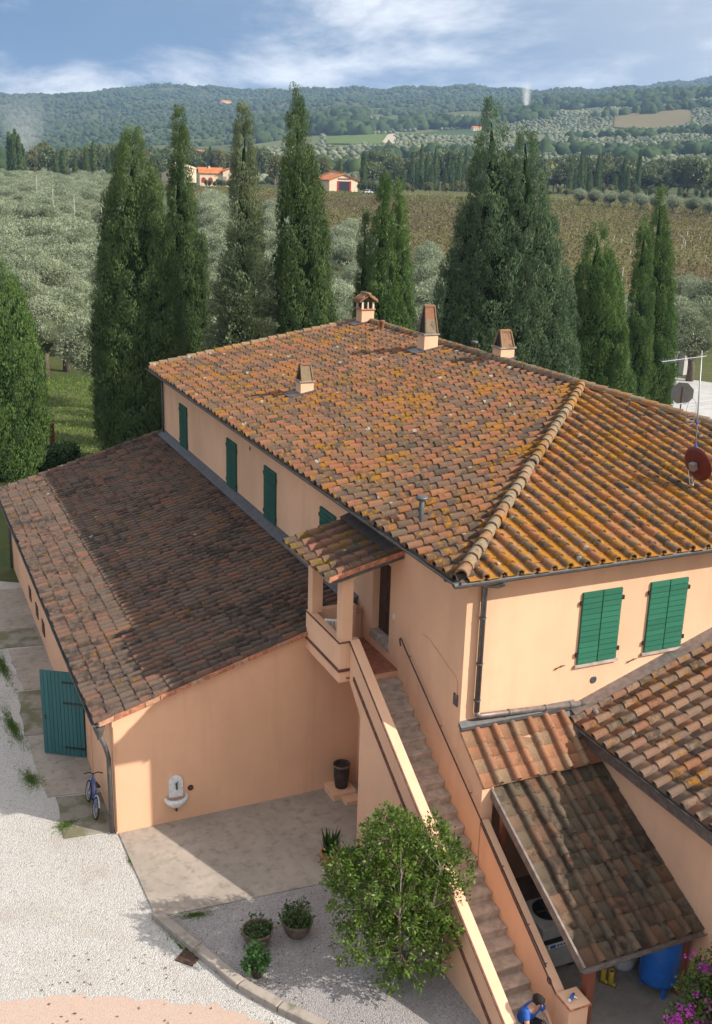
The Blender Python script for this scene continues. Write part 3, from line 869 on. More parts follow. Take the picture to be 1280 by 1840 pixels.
# small iron shutter stays and vents on the walls
for x, z in ((2.57, 5.63), (4.66, 5.46)):
    MB().tube([(x - 0.12, -0.02, z - 0.08), (x + 0.0, -0.10, z + 0.05), (x + 0.16, -0.03, z + 0.0)], 0.012, 5).build('shutter_stay', M_IRON, house)
for y in (24.2, 22.5, 17.7, 15.9, 13.6, 11.8, 6.9): MB().tube([(0, y, 5.55), (-0.10, y - 0.05, 5.5)], 0.014, 5).build('shutter_stay', M_IRON, house)
MB().lathe([(0.0, 0.012), (0.085, 0.012), (0.10, 0.0)], n=16).build('round_vent', M_ZINC, house)
o = bpy.data.objects[-1] if False else [q for q in bpy.data.objects if q.name.startswith('round_vent')][-1]
o.matrix_basis = Matrix.Translation((3.61, -0.004, 5.10)) @ Matrix.Rotation(math.pi / 2, 4, 'X')
o2 = MB().lathe([(0.0, 0.004), (0.075, 0.004), (0.09, 0.012), (0.10, 0.0)], n=16).build('round_vent', M_BLACK, house)
o2.matrix_basis = Matrix.Translation((-0.004, 1.0, 7.80)) @ Matrix.Rotation(-math.pi / 2, 4, 'Y')
o3 = MB().lathe([(0.0, 0.004), (0.06, 0.004), (0.075, 0.0)], n=14).build('round_vent', M_BLACK, house)
o3.matrix_basis = Matrix.Translation((-0.004, 14.8, 7.55)) @ Matrix.Rotation(-math.pi / 2, 4, 'Y')
# entrance door in its reveal
door = MB().box((0.20, 3.76, 5.03), (0.26, 4.77, 7.10)).build('door', M_DOOR, house)
for (ya, yb) in ((3.84, 4.22), (4.31, 4.69)):
    for (za, zb) in ((5.15, 5.65), (5.75, 6.35), (6.45, 7.0)):
        MB().box((0.185, ya, za), (0.204, yb, zb)).build('door_panel', M_DOOR, door, bevel=0.012)
MB().tube([(0.19, 4.30, 6.05), (0.12, 4.30, 6.05), (0.12, 4.24, 6.05)], 0.016, 6).build('door_handle', M_ZINC, door)
MB().box((-0.03, 3.70, 4.80), (0.20, 4.83, 5.03)).build('door_sill', M_TRAVERTINE, house, bevel=0.01)
MB().box((-0.012, 3.44, 5.80), (-0.001, 3.54, 5.94)).build('door_plaque', M_WHITE, house)
# conduit painted like the wall, and a small hatch
MB().tube([(-0.02, 1.95, 6.02), (-0.02, 1.60, 6.06), (-0.02, 0.75, 5.80), (-0.02, 0.30, 5.68), (-0.02, 0.20, 5.60), (-0.02, 0.18, 5.2)], 0.014, 6).build('conduit', M_WALL2, house)
MB().box((-0.03, 0.12, 5.0), (-0.001, 0.30, 5.28)).build('meter_box', M_ZINC, house)
# flashing where the shed roof meets the front wall
MB().hexa([(-0.03, -0.14, 4.52), (3.1, -0.14, 4.50), (3.1, -0.002, 4.56), (-0.03, -0.002, 4.58), (-0.03, -0.14, 4.60), (3.1, -0.14, 4.58), (3.1, -0.002, 4.68), (-0.03, -0.002, 4.70)]).build('flashing', M_ZINC, house)
# chimneys, each standing through the roof and part of the house
def box_chimney(x, y, z0, z1, wd, hood):
    st = MB().box((x - wd/2, y - wd/2, z0 - 0.3), (x + wd/2, y + wd/2, z1)).build('chimney', M_WALL, house)
    MB().box((x - wd/2 - .05, y - wd/2 - .05, z1), (x + wd/2 + .05, y + wd/2 + .05, z1 + .05)).build('chimney_ledge', M_BRICKEDGE if hood == 'gable' else M_KERB, st)
    b = z1 + 0.05
    if hood == 'gable':
        for sx in (-1, 1):
            for sy in (-1, 1):
                MB().box((x + sx*(wd/2 - .04) - .04, y + sy*(wd/2 - .04) - .04, b), (x + sx*(wd/2 - .04) + .04, y + sy*(wd/2 - .04) + .04, b + .30)).build('chimney_pillar', M_WALLPALE, st)
        MB().box((x - .02, y - wd/2, b), (x + .02, y + wd/2, b + .30)).build('chimney_pillar', M_WALLPALE, st)
        MB().box((x - wd/2 + .1, y - wd/2 + .1, b), (x + wd/2 - .1, y + wd/2 - .1, b + .30)).build('chimney_dark_fill', M_BLACK, st)  # black block: shade under the hood put in as colour
        for s in (-1, 1):
            MB().hexa([(x, y - .42, b + .58), (x + s*.46, y - .42, b + .30), (x + s*.46, y + .42, b + .30), (x, y + .42, b + .58),
                       (x, y - .42, b + .63), (x + s*.46, y - .42, b + .35), (x + s*.46, y + .42, b + .35), (x, y + .42, b + .63)]).build('chimney_cap', T_FRESH[0], st)
            for yy in (-.28, 0, .28):
                MB().tube([(x + s*.03, y + yy, b + .63), (x + s*.46, y + yy, b + .37)], 0.07, 8).build('chimney_tile', T_FRESH[0], st, True)
        MB().tube([(x, y - .44, b + .66), (x, y + .44, b + .66)], 0.09, 8).build('chimney_tile', T_FRESH[0], st, True)
    else:
        lv = hood
        h = 0.52 * lv if lv > 1 else 0.55
        MB().extrude([(x - wd/2 + .07, y - wd/2 + .04, b), (x - wd/2 + .07, y + wd/2 - .04, b), (x - wd/2 + .07, y, b + h - .04)], (wd - .14, 0, 0)).build('chimney_dark_fill', M_BLACK, st)  # black prism: shade in the open hood put in as colour
        for s in (-1, 1):
            for k in range(lv):
                t0, t1 = k / lv, (k + 1) / lv
                y0, y1 = y + s * (wd/2) * (1 - t0 * .82), y + s * (wd/2) * (1 - t1 * .82)
                za, zb = b + h * t0, b + h * t1 + (.04 if k < lv - 1 else 0)
                f = (wd / 2 - 0.01) * (1 - 0.12 * k)
                tl = MB().hexa([(x - f, y0, za), (x + f, y0, za), (x + f * .9, y1, zb), (x - f * .9, y1, zb)] if False else
                               [(x - f, y0 - s*.0, za), (x + f, y0, za), (x + f, y0 - s*.035, za), (x - f, y0 - s*.035, za),
                                (x - f*.88, y1, zb), (x + f*.88, y1, zb), (x + f*.88, y1 - s*.035, zb), (x - f*.88, y1 - s*.035, zb)]).build('chimney_tile', T_RIDGE[0] if k == 0 else T_FRESH[0], st)
                for e in (-1, 1):
                    MB().beam((x + e*(f - .02), y0 + s*.015, za), (x + e*(f*.88 - .02), y1 + s*.015, zb), .04, .05, up=(0, s, .3)).build('chimney_tile_rim', T_RIDGE[0], st)
        MB().beam((x - wd/2 + .06, y, b + h + .01), (x + wd/2 - .06, y, b + h + .01), .17, .09).build('chimney_tile', T_FRESH[0], st, bevel=.02)
    # lead apron round the foot
    zb0 = zl(min(x, HX)) + 0.06
    MB().hexa([(x - wd/2 - .45, y - wd/2 - .12, zb0 - .45*SL - wd/2*SL + .05), (x + wd/2 + .05, y - wd/2 - .12, zb0 + .12), (x + wd/2 + .05, y + wd/2 + .08, zb0 + .12), (x - wd/2 - .45, y + wd/2 + .08, zb0 - .45*SL - wd/2*SL + .05),
               (x - wd/2 - .45, y - wd/2 - .12, zb0 - .45*SL - wd/2*SL + .08), (x + wd/2 + .05, y - wd/2 - .12, zb0 + .16), (x + wd/2 + .05, y + wd/2 + .08, zb0 + .16), (x - wd/2 - .45, y + wd/2 + .08, zb0 - .45*SL - wd/2*SL + .08)]).build('chimney_apron', M_ZINC, st)
box_chimney(9.45, 26.35, 10.1, 10.72, 0.62, 'gable')
box_chimney(8.75, 18.8, 10.0, 10.62, 0.60, 2)
box_chimney(9.85, 14.9, 10.1, 10.62, 0.58, 1)
box_chimney(2.75, 16.8, 8.95, 9.38, 0.50, 1)
MB().lathe([(0.09, -.1), (0.10, .3), (0.13, .34), (0.13, .40), (0.08, .42)], (9.15, 23.9, 10.12), 12).build('terracotta_flue', T_FRESH[0], house, True)
MB().lathe([(0.07, -.2), (0.07, .22), (0.12, .24), (0.14, .33), (0.10, .35), (0.0, .36)], (9.9, 17.1, 10.2), 12).build('metal_flue', M_ZINC, house, True)
fl = MB().lathe([(0.065, -.2), (0.065, .46), (0.05, .48)], (0.4, 3.05, 8.56), 12).build('metal_flue', M_PIPE, house, True)
MB().lathe([(0.0, .50), (0.16, .49), (0.16, .53), (0.06, .56), (0.0, .56)], (0.4, 3.05, 8.56), 14).build('flue_cap', M_ZINC, fl, True)

# ------------------------------------------------------------------ annexe with the long lean-to roof
DX, YL = 6.77, 5.45
SLL = 0.29
def zn(x): return 3.34 + SLL * (x + 7.13)
annexe = thing('lean_to_annexe', 'low peach annexe with a long dark tiled lean-to roof beside the farmhouse', 'building', (-3.4, 16, 0))
w = MB()
th = 0.3
w.extrude([(-DX, YL, -0.2), (-0.002, YL, -0.2), (-0.002, YL, zn(0) - 0.1), (-DX, YL, zn(-DX) - 0.1)], (0, th, 0))
w.extrude([(-DX, LF - 0.25, -0.2), (-0.002, LF - 0.25, -0.2), (-0.002, LF - 0.25, zn(0) - 0.1), (-DX, LF - 0.25, zn(-DX) - 0.1)], (0, 0.25, 0))
zt_ = zn(-DX) - 0.1
y0_, dy0, dy1 = YL + th, 9.55, 11.75
w.box((-DX, y0_, -0.2), (-DX + th, dy0, zt_)).box((-DX, dy1, -0.2), (-DX + th, LF - 0.25, zt_)).box((-DX, dy0, 2.72), (-DX + th, dy1, zt_))
w.build('wall', M_WALL2, annexe)
MB().box((-DX + 0.9, dy0 - .6, 0.02), (-DX + 0.95, dy1 + .6, 3.0)).build('gateway_dark_sheet', M_BLACK, annexe)  # black sheet added to stand for the shade inside the gateway
dk = MB()
ya, yb = YL - 0.13, LF + 0.14
dk.hexa([(-7.13, ya, zn(-7.13) - .1), (-0.004, ya, zn(0) - .1), (-0.004, yb, zn(0) - .1), (-7.13, yb, zn(-7.13) - .1), (-7.13, ya, zn(-7.13)), (-0.004, ya, zn(0)), (-0.004, yb, zn(0)), (-7.13, yb, zn(-7.13))])
lroof = dk.build('roof', M_MORTAR, annexe)
tile_roof(lroof, (-7.13, ya + 0.02, zn(-7.13) + .01), (1, 0, SLL), (0, 1, 0), (7.13 - 0.25) * math.hypot(1, SLL), yb - ya - 0.04, T_LEAN, None, 300, seed=21, v0=.09, space=.285, protos=(LCOVER, LPAN))
n = 16
for i in range(n):                              # brick course closing the near verge
    a, b = -7.10 + i * 6.2 / n, -7.10 + (i + 1) * 6.2 / n - 0.02
    MB().hexa([(a, ya - .035, zn(a) - .10), (b, ya - .035, zn(b) - .10), (b, ya, zn(b) - .10), (a, ya, zn(a) - .10), (a, ya - .035, zn(a) + .015), (b, ya - .035, zn(b) + .015), (b, ya, zn(b) + .015), (a, ya, zn(a) + .015)]).build('verge_brick', M_BRICKEDGE if i % 3 else M_MORTAR, lroof)
ridge_line(lroof, (-7.13, yb - .02, zn(-7.13) + .05), (-0.1, yb - .02, zn(0) + .05), T_LEAN, 24)
MB().hexa([(-0.33, YL + .2, zn(-.33) + .12), (-0.003, YL + .2, zn(0) + .10), (-0.003, LF, zn(0) + .10), (-0.33, LF, zn(-.33) + .12), (-0.33, YL + .2, zn(-.33) + .14), (-0.003, YL + .2, zn(0) + .22), (-0.003, LF, zn(0) + .22), (-0.33, LF, zn(-.33) + .14)]).build('flashing', M_ZINC, annexe)
half_gutter(annexe, (-7.21, ya, zn(-7.13) + .0), (-7.21, yb, zn(-7.13) + .0), 0.09)
dpx, dpy = -6.93, YL + 0.10
MB().lathe([(0.06, -.30), (0.07, -.22), (0.15, 0.0), (0.15, .09), (0.13, .09)], (-7.08, YL + 0.02, zn(-7.13) - .22), 10).build('rain_hopper', M_GUTTER, annexe)
MB().tube([(-7.08, YL + .02, zn(-7.13) - .4), (-6.95, YL + .06, zn(-7.13) - .75), (-6.87, YL + .08, 2.2), (-6.87, YL + .08, .05)], [.065, .065, .06, .06], 10).build('downpipe', M_GUTTER, annexe, True)
MB().tube([(-6.86, LF - .1, 3.2), (-6.86, LF - .1, 0)], .05, 8).build('downpipe', M_GUTTER, annexe, True)
MB().tube([(-6.74, YL - .02, 3.1), (-6.74, YL - .02, .1)], .016, 6).build('corner_bead', M_WALL2, annexe)
MB().box((-DX - .04, 8.5, 0), (-DX, 8.62, zt_)).build('wall_strip', M_WALL2, annexe)
MB().box((-DX - .04, 12.0, 0), (-DX, 12.12, zt_)).build('wall_strip', M_WALL2, annexe)
for y, z in ((21.1, .85), (19.25, .85), (17.7, .8)):
    MB().box((-DX - .03, y - .28, z - .25), (-DX - .002, y + .28, z + .25)).build('window', M_DOOR, annexe)
# open plank gate
hg = np.array([-DX - .03, 9.53, 0]); tip = np.array([-7.86, 10.23, 0])
Ud = (tip - hg) / np.linalg.norm(tip - hg); Nd = -np.array([Ud[1], -Ud[0], 0])
GW, GH = float(np.linalg.norm(tip - hg)), 2.66
gate = MB().obox(hg + Ud * GW / 2 + (0, 0, .06 + GH / 2), Ud * GW / 2, Nd * .015, np.array([0, 0, GH / 2])).build('gate', M_TEAL, annexe)
npl = 11
for k in range(npl):
    c = hg + Ud * GW * (k + .5) / npl + Nd * .028 + (0, 0, .06 + GH / 2)
    MB().obox(c, Ud * (GW / npl / 2 - .005), Nd * .012, np.array([0, 0, GH / 2])).build('plank', M_TEAL, gate)
for z in (.32, 1.75, 2.4):
    MB().obox(hg + Ud * GW * .24 + Nd * .048 + (0, 0, z), Ud * GW * .24, Nd * .006, np.array([0, 0, .03])).build('strap_hinge', M_BLACK, gate)
MB().obox(hg + Ud * GW * .92 + Nd * .05 + (0, 0, 1.25), Ud * .02, Nd * .02, np.array([0, 0, .06])).build('gate_latch', M_IRON, gate)

# ------------------------------------------------------------------ outdoor stairs and porch
stairs = thing('outdoor_staircase', 'long outdoor staircase of stone steps between peach parapets climbing to the porch', 'staircase', (-0.6, -1, 0))
NS = 22
LZ, LY = 4.57, 3.2
rise, run = LZ / NS, 0.335
def tz(y): return 3.57 + 0.62 * y
XO, XI = -1.32, -1.07
def ext_x(poly, x0, x1): return MB().extrude([(x0, y, z) for y, z in poly], (x1 - x0, 0, 0))
ext_x([(LY, tz(LY)), (LY, 4.45), (2.5, 3.83), (2.5, -.1), (-4.62, -.1), (-4.62, tz(-4.62))], XO, XI).build('parapet', M_STAIRWALL, stairs, bevel=.015)
ext_x([(LY - .02, LZ - .35), (LY - .02, 4.0), (2.52, 3.60), (2.52, -.1), (-3.78, -.1), (-3.78, .0)], XI + .002, -0.004).build('stair_core', M_STAIRWALL, stairs)
for i in range(1, NS):
    z, y = LZ - i * rise, LY - (i - 1) * run
    st = MB().box((XI + .003, y - run - .03, z - .055), (-0.006, y + .004, z))
    st.box((XI + .004, y - run, z - rise - .02), (-0.007, y - run + .05, z - .055))
    st.build('step', M_TRAVERTINE, stairs, bevel=.008)
ext_x([(-1.16, -.1), (-1.16, tz(-1.16)), (-4.45, tz(-4.45)), (-4.45, -.1)], 0.0, 0.20).build('parapet', M_STAIRWALL, stairs, bevel=.015)
MB().box((-.06, -4.92, -.1), (.40, -4.452, .86)).build('end_pillar', M_STAIRWALL, stairs, bevel=.01)
MB().box((-.07, -4.96, .86), (.44, -4.44, .885)).build('brick_edge', M_BRICKEDGE, stairs)
MB().box((-.05, -4.94, .886), (.42, -4.46, .92)).build('pillar_cap', M_STAIRWALL, stairs, bevel=.01)
def sloped_band(x0, x1, off, h, ya_, yb_, name, mat):
    P = [(ya_, tz(ya_) + off), (yb_, tz(yb_) + off), (yb_, tz(yb_) + off - h), (ya_, tz(ya_) + off - h)]
    ext_x(P, x0, x1).build(name, mat, stairs)
sloped_band(XO - .035, XO - .002, -.66, .10, 2.9, -4.6, 'brick_band', M_BRICKBAND)
sloped_band(XO - .03, XO - .002, -.02, .035, LY, -4.6, 'brick_edge', M_BRICKBAND)
sloped_band(-.03, -.002, -.02, .03, -1.2, -4.4, 'brick_edge', M_BRICKBAND)
# handrail on the wall with a curled end
def rz(y): return 3.76 + .61 * y
hp = [(-.09, 2.86 + .03, rz(2.86) - .17), (-.09, 2.92, rz(2.86) - .10), (-.09, 2.95, rz(2.86) - .01), (-.09, 2.90, rz(2.86) + .04), (-.09, 2.83, rz(2.86))]
hp += [(-.09, y, rz(y)) for y in np.linspace(2.6, -4.1, 14)]
MB().tube(hp, .018, 6).build('handrail', M_IRON, stairs, True)
for y in (2.5, .8, -.7, -2.2, -3.3, -4.0):
    MB().tube([(-.09, y, rz(y)), (-.05, y, rz(y) - .07), (0.0, y, rz(y) - .07)], .013, 5).build('rail_bracket', M_IRON, stairs)
MB().tube([(-.02, -4.15 + .07 * math.cos(t), .95 + .07 * math.sin(t)) for t in np.linspace(0, 6.28, 13)], .012, 5).build('iron_ring', M_IRON, stairs)

porch = thing('porch', 'small tiled porch with square columns over the landing at the top of the stairs', 'porch', (-.8, 4.3, 4.5))
PX, PY0, PY1 = -1.60, 3.2, YL - .002
MB().box((PX, PY0, 4.45), (-.004, PY1, LZ - .04)).build('landing_slab', M_STAIRWALL, porch)
MB().box((PX + .2, PY0 - .035, LZ - .04), (-.005, PY1 - .2, LZ)).build('landing_floor', M_FLOORTILE, porch)
MB().box((PX, PY0, LZ - .041), (PX + .2, PY1, 5.53)).build('parapet', M_STAIRWALL, porch, bevel=.01)
MB().box((PX + .201, PY0, LZ - .002), (XI - .002, PY0 + .2, 5.53)).build('parapet', M_STAIRWALL, porch)
MB().box((PX + .201, PY1 - .2, LZ - .002), (-.25, PY1, 5.55)).build('parapet', M_STAIRWALL, porch)
MB().box((PX - .03, PY0 - .03, 4.74), (PX - .001, PY1, 4.81)).box((PX - .001, PY0 - .03, 4.74), (XO, PY0 - .001, 4.81)).build('brick_band', M_BRICKBAND, porch)
MB().box((PX - .03, PY0 - .03, 5.50), (PX - .001, PY1, 5.535)).box((PX - .001, PY0 - .03, 5.50), (XO, PY0 - .001, 5.535)).build('brick_edge', M_BRICKBAND, porch)
SP = 0.235
PE = -1.98
def zp(x): return 7.74 + SP * x
PRY0, PRY1 = 3.05, 6.0
for y in (3.36, 5.28):
    MB().box((PX + .04, y - .15, 5.531), (PX + .34, y + .15, zp(PX + .1) - .16)).build('column', M_STAIRWALL, porch, bevel=.01)
MB().box((PX + .02, PRY0 + .1, zp(PX + .2) - .26), (PX + .36, PRY1 - .2, zp(PX + .2) - .10)).build('beam', M_STAIRWALL, porch)
proof = MB().hexa([(PE, PRY0, zp(PE) - .09), (-.004, PRY0, zp(0) - .09), (-.004, PRY1, zp(0) - .09), (PE, PRY1, zp(PE) - .09), (PE, PRY0, zp(PE)), (-.004, PRY0, zp(0)), (-.004, PRY1, zp(0)), (PE, PRY1, zp(PE))]).build('porch_roof', M_MORTAR, porch)
tile_roof(proof, (PE, PRY0, zp(PE) + .01), (1, 0, SP), (0, 1, 0), 1.95 * math.hypot(1, SP), PRY1 - PRY0, T_PORCH, None, 300, seed=31, v0=.12, jit=.5)
for i in range(5):
    a, b = PE + i * .39, PE + (i + 1) * .39 - .012
    MB().hexa([(a, PRY0 - .03, zp(a) - .06), (b, PRY0 - .03, zp(b) - .06), (b, PRY0 - .001, zp(b) - .06), (a, PRY0 - .001, zp(a) - .06), (a, PRY0 - .03, zp(a) + .05), (b, PRY0 - .03, zp(b) + .05), (b, PRY0 - .001, zp(b) + .05), (a, PRY0 - .001, zp(a) + .05)]).build('verge_brick', M_BRICKEDGE, proof)
MB().beam((PE + .03, PRY0 + .02, zp(PE) - .13), (-.01, PRY0 + .02, zp(0) - .13), .05, .07).build('verge_board', M_ZINC, porch)
MB().hexa([(-.46, PRY0 + .0, zp(-.46) + .15), (-.003, PRY0 + .0, zp(0) + .12), (-.003, PRY1, zp(0) + .12), (-.46, PRY1, zp(-.46) + .15), (-.46, PRY0, zp(-.46) + .17), (-.003, PRY0, zp(0) + .22), (-.003, PRY1, zp(0) + .22), (-.46, PRY1, zp(-.46) + .17)]).build('flashing', M_ZINC, porch)
MB().box((-1.2, 3.25, 4.28), (-1.0, 3.5, 4.449)).build('lamp_under_landing', M_BLACK, porch)

# ------------------------------------------------------------------ tiled shed at the foot of the front wall
shed = thing('tiled_lean_to_shed', 'open timber shed with a brown tiled roof beside the stairs', 'shed', (1.7, -3, 0))
S1 = .70
def z1(y): return 4.50 + S1 * y            # upper strip of fresh tiles, y negative
c1 = MB().hexa([(0, -1.15, z1(-1.15) - .08), (3.1, -1.15, z1(-1.15) - .08), (3.1, -.003, z1(0) - .08), (0, -.003, z1(0) - .08), (0, -1.15, z1(-1.15)), (3.1, -1.15, z1(-1.15)), (3.1, -.003, z1(0)), (0, -.003, z1(0))]).build('upper_roof', M_MORTAR, shed)
tile_roof(c1, (0, -1.15, z1(-1.15) + .01), (0, 1, S1), (1, 0, 0), 1.08 * math.hypot(1, S1), 3.1, T_FRESH, None, 300, seed=41, v0=.40, edge=True, jit=.4, protos=(SCOVER, SPAN))
ext_x([(-1.13, -.1), (-.004, -.1), (-.004, z1(0) - .09), (-1.13, z1(-1.13) - .09)], 0.003, .30).build('side_wall', M_STAIRWALL, shed)
S2 = .49
YA2, YB2 = -4.78, -1.02
def z2(y): return 3.56 + S2 * (y + 1.02)
X20, X21 = .28, 3.24
c2 = MB().hexa([(X20, YA2, z2(YA2) - .07), (X21, YA2, z2(YA2) - .07), (X21, YB2, z2(YB2) - .07), (X20, YB2, z2(YB2) - .07), (X20, YA2, z2(YA2)), (X21, YA2, z2(YA2)), (X21, YB2, z2(YB2)), (X20, YB2, z2(YB2))]).build('lower_roof', M_MORTAR, shed)
tile_roof(c2, (X20, YA2, z2(YA2) + .01), (0, 1, S2), (1, 0, 0), (YB2 - YA2) * math.hypot(1, S2), X21 - X20, T_SHED, None, 300, seed=43, v0=.40, edge=True, jit=.4, protos=(SCOVER, SPAN))
MB().beam((X20 - .035, YA2 - .05, z2(YA2) - .06), (X20 - .035, YB2, z2(YB2) - .04), .05, .20).build('verge_board', M_COPPER, shed)
half_gutter(shed, (X20 - .06, YA2 - .10, z2(YA2) - .03), (X21, YA2 - .10, z2(YA2) - .03), .075, mat=M_COPPER)
for x in (.62, 3.0):
    MB().box((x - .09, YA2 + .12, 0), (x + .09, YA2 + .30, z2(YA2) - .09)).build('post', M_POST, shed)
MB().box((X20 + .1, YA2 + .13, z2(YA2) - .26), (X21, YA2 + .29, z2(YA2) - .085)).build('beam', M_POST, shed)
MB().box((.36, -1.5, 0), (.50, -1.36, z2(-1.5) - .1)).build('post', M_POST, shed)
for x in np.arange(.7, 3.2, .6):
    MB().beam((x, YA2 + .1, z2(YA2) - .12), (x, YB2, z2(YB2) - .12), .08, .10).build('rafter', M_POST, shed)

wing = thing('side_wing', 'low side wing with grey pink tile roof rising to the right of the shed', 'building', (6, -4, 0))
SR = .34
def zr_(x): return 4.28 + SR * (x - 2.95)
YW = -9.5
MB().box((3.25, YW, -.1), (3.5, -.004, zr_(3.25) - .12)).build('wall', M_STAIRWALL, wing)
rr = MB().hexa([(2.95, YW, zr_(2.95) - .1), (9.0, YW, zr_(9.0) - .1), (9.0, -.004, zr_(9.0) - .1), (2.95, -.004, zr_(2.95) - .1), (2.95, YW, zr_(2.95)), (9.0, YW, zr_(9.0)), (9.0, -.004, zr_(9.0)), (2.95, -.004, zr_(2.95))]).build('roof', M_MORTAR, wing)
tile_roof(rr, (2.95, YW, zr_(2.95) + .01), (1, 0, SR), (0, 1, 0), 6.0 * math.hypot(1, SR), -YW - .12, T_WING, None, 300, seed=51, jit=.7)
MB().hexa([(2.96, -.30, zr_(2.96) + .14), (9, -.30, zr_(9) + .14), (9, -.003, zr_(9) + .14), (2.96, -.003, zr_(2.96) + .14), (2.96, -.30, zr_(2.96) + .16), (9, -.30, zr_(9) + .16), (9, -.003, zr_(9) + .24), (2.96, -.003, zr_(2.96) + .24)]).build('flashing', M_COPPER, wing)
half_gutter(wing, (2.87, YW, zr_(2.95) + .0), (2.87, -.62, zr_(2.95) + .0), .085)
MB().box((2.98, YW, zr_(2.95) - .42), (3.24, -.8, zr_(2.95) - .12)).build('eave_board', M_COPPER, wing)
MB().hexa([(2.55, -.72, 3.92), (3.02, -.72, 4.12), (3.24, -.02, 4.42), (2.75, -.02, 4.42), (2.55, -.72, 3.97), (3.02, -.72, 4.2), (3.24, -.02, 4.55), (2.75, -.02, 4.50)]).build('valley_flashing', M_ZINC, wing)
# ------------------------------------------------------------------ things in the yard
def oriented(root_loc, rz):
    return Matrix.Translation(Vector(root_loc)) @ Matrix.Rotation(rz, 4, 'Z')
def local_thing(name, label, cat, loc, rz=0.0, group=None, tilt=None):
    """parts are modelled round the origin, the Empty carries the place"""
    o = bpy.data.objects.new(name, None)
    COL.objects.link(o)
    o.location = loc; o.rotation_euler = (tilt[0] if tilt else 0, tilt[1] if tilt else 0, rz)
    return tag(o, label, cat, group)

# wall fountain
ft = local_thing('wall_fountain', 'white marble wall fountain with round topped back and basin on the annexe gable', 'fountain', (-5.20, YL - .002, 0))
bp = [(-.19, 0, .78), (.19, 0, .78)] + [(.19 * math.cos(t), 0, 1.22 + .19 * math.sin(t)) for t in np.linspace(0, math.pi, 11)]
MB().extrude(bp, (0, -.07, 0)).build('back_plate', M_MARBLE, ft, bevel=.01)
bas = MB()
nb = 14
for (r, z) in ((.12, .50), (.26, .60), (.31, .70), (.32, .80), (.26, .80), (.22, .70), (.0, .66)):
    for k in range(nb + 1):
        t = math.pi + math.pi * k / nb
        bas.v.append((r * 1.0 * math.cos(t), -.02 + r * 1.0 * math.sin(t), z))
for i in range(6):
    for k in range(nb):
        a = i * (nb + 1) + k
        bas.f.append((a, a + 1, a + nb + 2, a + nb + 1))
bas.build('basin', M_MARBLE, ft, True)
MB().tube([(0, -.07, 1.18), (0, -.13, 1.18), (0, -.16, 1.13), (0, -.16, 1.06)], .022, 8).build('tap', M_BLACK, ft, True)
MB().tube([(.0, -.12, 1.19), (.03, -.14, 1.26)], .016, 6).build('tap_handle', M_BLACK, ft)
MB().tube([(0, -.08, .52), (0, -.08, .38), (0, 0, .36)], .025, 8).build('waste_pipe', M_IRON, ft)
vt = local_thing('round_wall_vent', 'small dark round vent beside the wall fountain', 'vent', (-4.80, YL - .003, .94))
o = MB().lathe([(0, .02), (.05, .02), (.06, .035), (.075, .03), (.08, 0)], n=16).build('vent_cover', M_IRON, vt, True)
o.rotation_euler = (math.pi / 2, 0, 0)

# tall pot on the low step under the landing
ls = MB().box((-1.0, 4.74, .03), (-.3, 5.446, .24)).box((-.75, 4.40, .03), (-.3, 4.735, .16)).build('low_step', M_STAIRWALL, bevel=.01)
tag(ls, 'low peach plinth step in the corner under the landing', 'step')
bp_ = local_thing('tall_pot', 'tall dark brown pot on the plinth under the stair landing', 'pot', (-.62, 5.08, .242))
MB().lathe([(0, 0), (.17, 0), (.19, .12), (.215, .36), (.222, .38), (.215, .40), (.225, .64), (.235, .66), (.235, .71), (.19, .71), (.18, .62), (0, .60)], n=22).build('pot_body', M_DARKPOT, bp_, True, sharp=50)
MB().lathe([(.236, .655), (.243, .67), (.243, .70), (.236, .715)], n=22).build('pot_rim', M_CLAYPOT, bp_, True)

# leaves helper for potted plants and shrubs
def rnd_dirs(r, n, zb=0.3):
    d = r.normal(0, 1, (n, 3)); d[:, 2] += zb
    return d / np.linalg.norm(d, axis=1, keepdims=True)
def leaf_cluster(parent, name, tips, per, L, W, mat, seed, spread=.06, zb=.4, kind='stuff', updir=None):
    r = np.random.default_rng(seed)
    tips = np.asarray(tips, float); n = len(tips) * per
    C = np.repeat(tips, per, 0) + r.normal(0, spread, (n, 3))
    D = rnd_dirs(r, n, zb)
    if updir is not None:
        D = D + np.repeat(np.asarray(updir), per, 0) * 1.0
    N = rnd_dirs(r, n, 1.0)
    t = np.repeat(r.uniform(.1, .9, len(tips)), per) + r.normal(0, .18, n)
    return blades(name, C, D, N, L * r.uniform(.6, 1.25, n), W * r.uniform(.7, 1.2, n), np.clip(t, 0, 1), mat, parent, kind)
def pot_plant(name, label, loc, prof, potmat, plant):
    p = local_thing(name, label, 'potted plant', loc)
    MB().lathe(prof, n=26).build('pot', potmat, p, True, sharp=45)
    rr_, zz_ = prof[-1]
    MB().lathe([(0, zz_ + .01), (rr_ + .01, zz_)], n=20).build('soil', M_SOIL, p)
    plant(p)
    return p
BIGPOT = [(0, 0), (.20, 0), (.27, .10), (.33, .26), (.345, .33), (.36, .34), (.36, .385), (.32, .385), (.30, .33)]
def bushy(r_, h, n, per, L, W, mat, seed, base=.36):
    def f(p):
        r = np.random.default_rng(seed)
        a = r.uniform(0, 6.28, n); q = np.sqrt(r.uniform(0, 1, n)) * r_
        tips = np.stack([q * np.cos(a), q * np.sin(a), base + r.uniform(.0, 1, n) ** 1.4 * h * (1.1 - q / r_ * .6)], 1)
        leaf_cluster(p, 'foliage', tips, per, L, W, mat, seed, .04)
        st = MB()
        for i in range(0, n, 4):
            st.tube([(tips[i][0] * .3, tips[i][1] * .3, base - .04), tuple(tips[i])], .006, 4)
        st.build('stems', M_BARK, p)['kind'] = 'stuff'
    return f
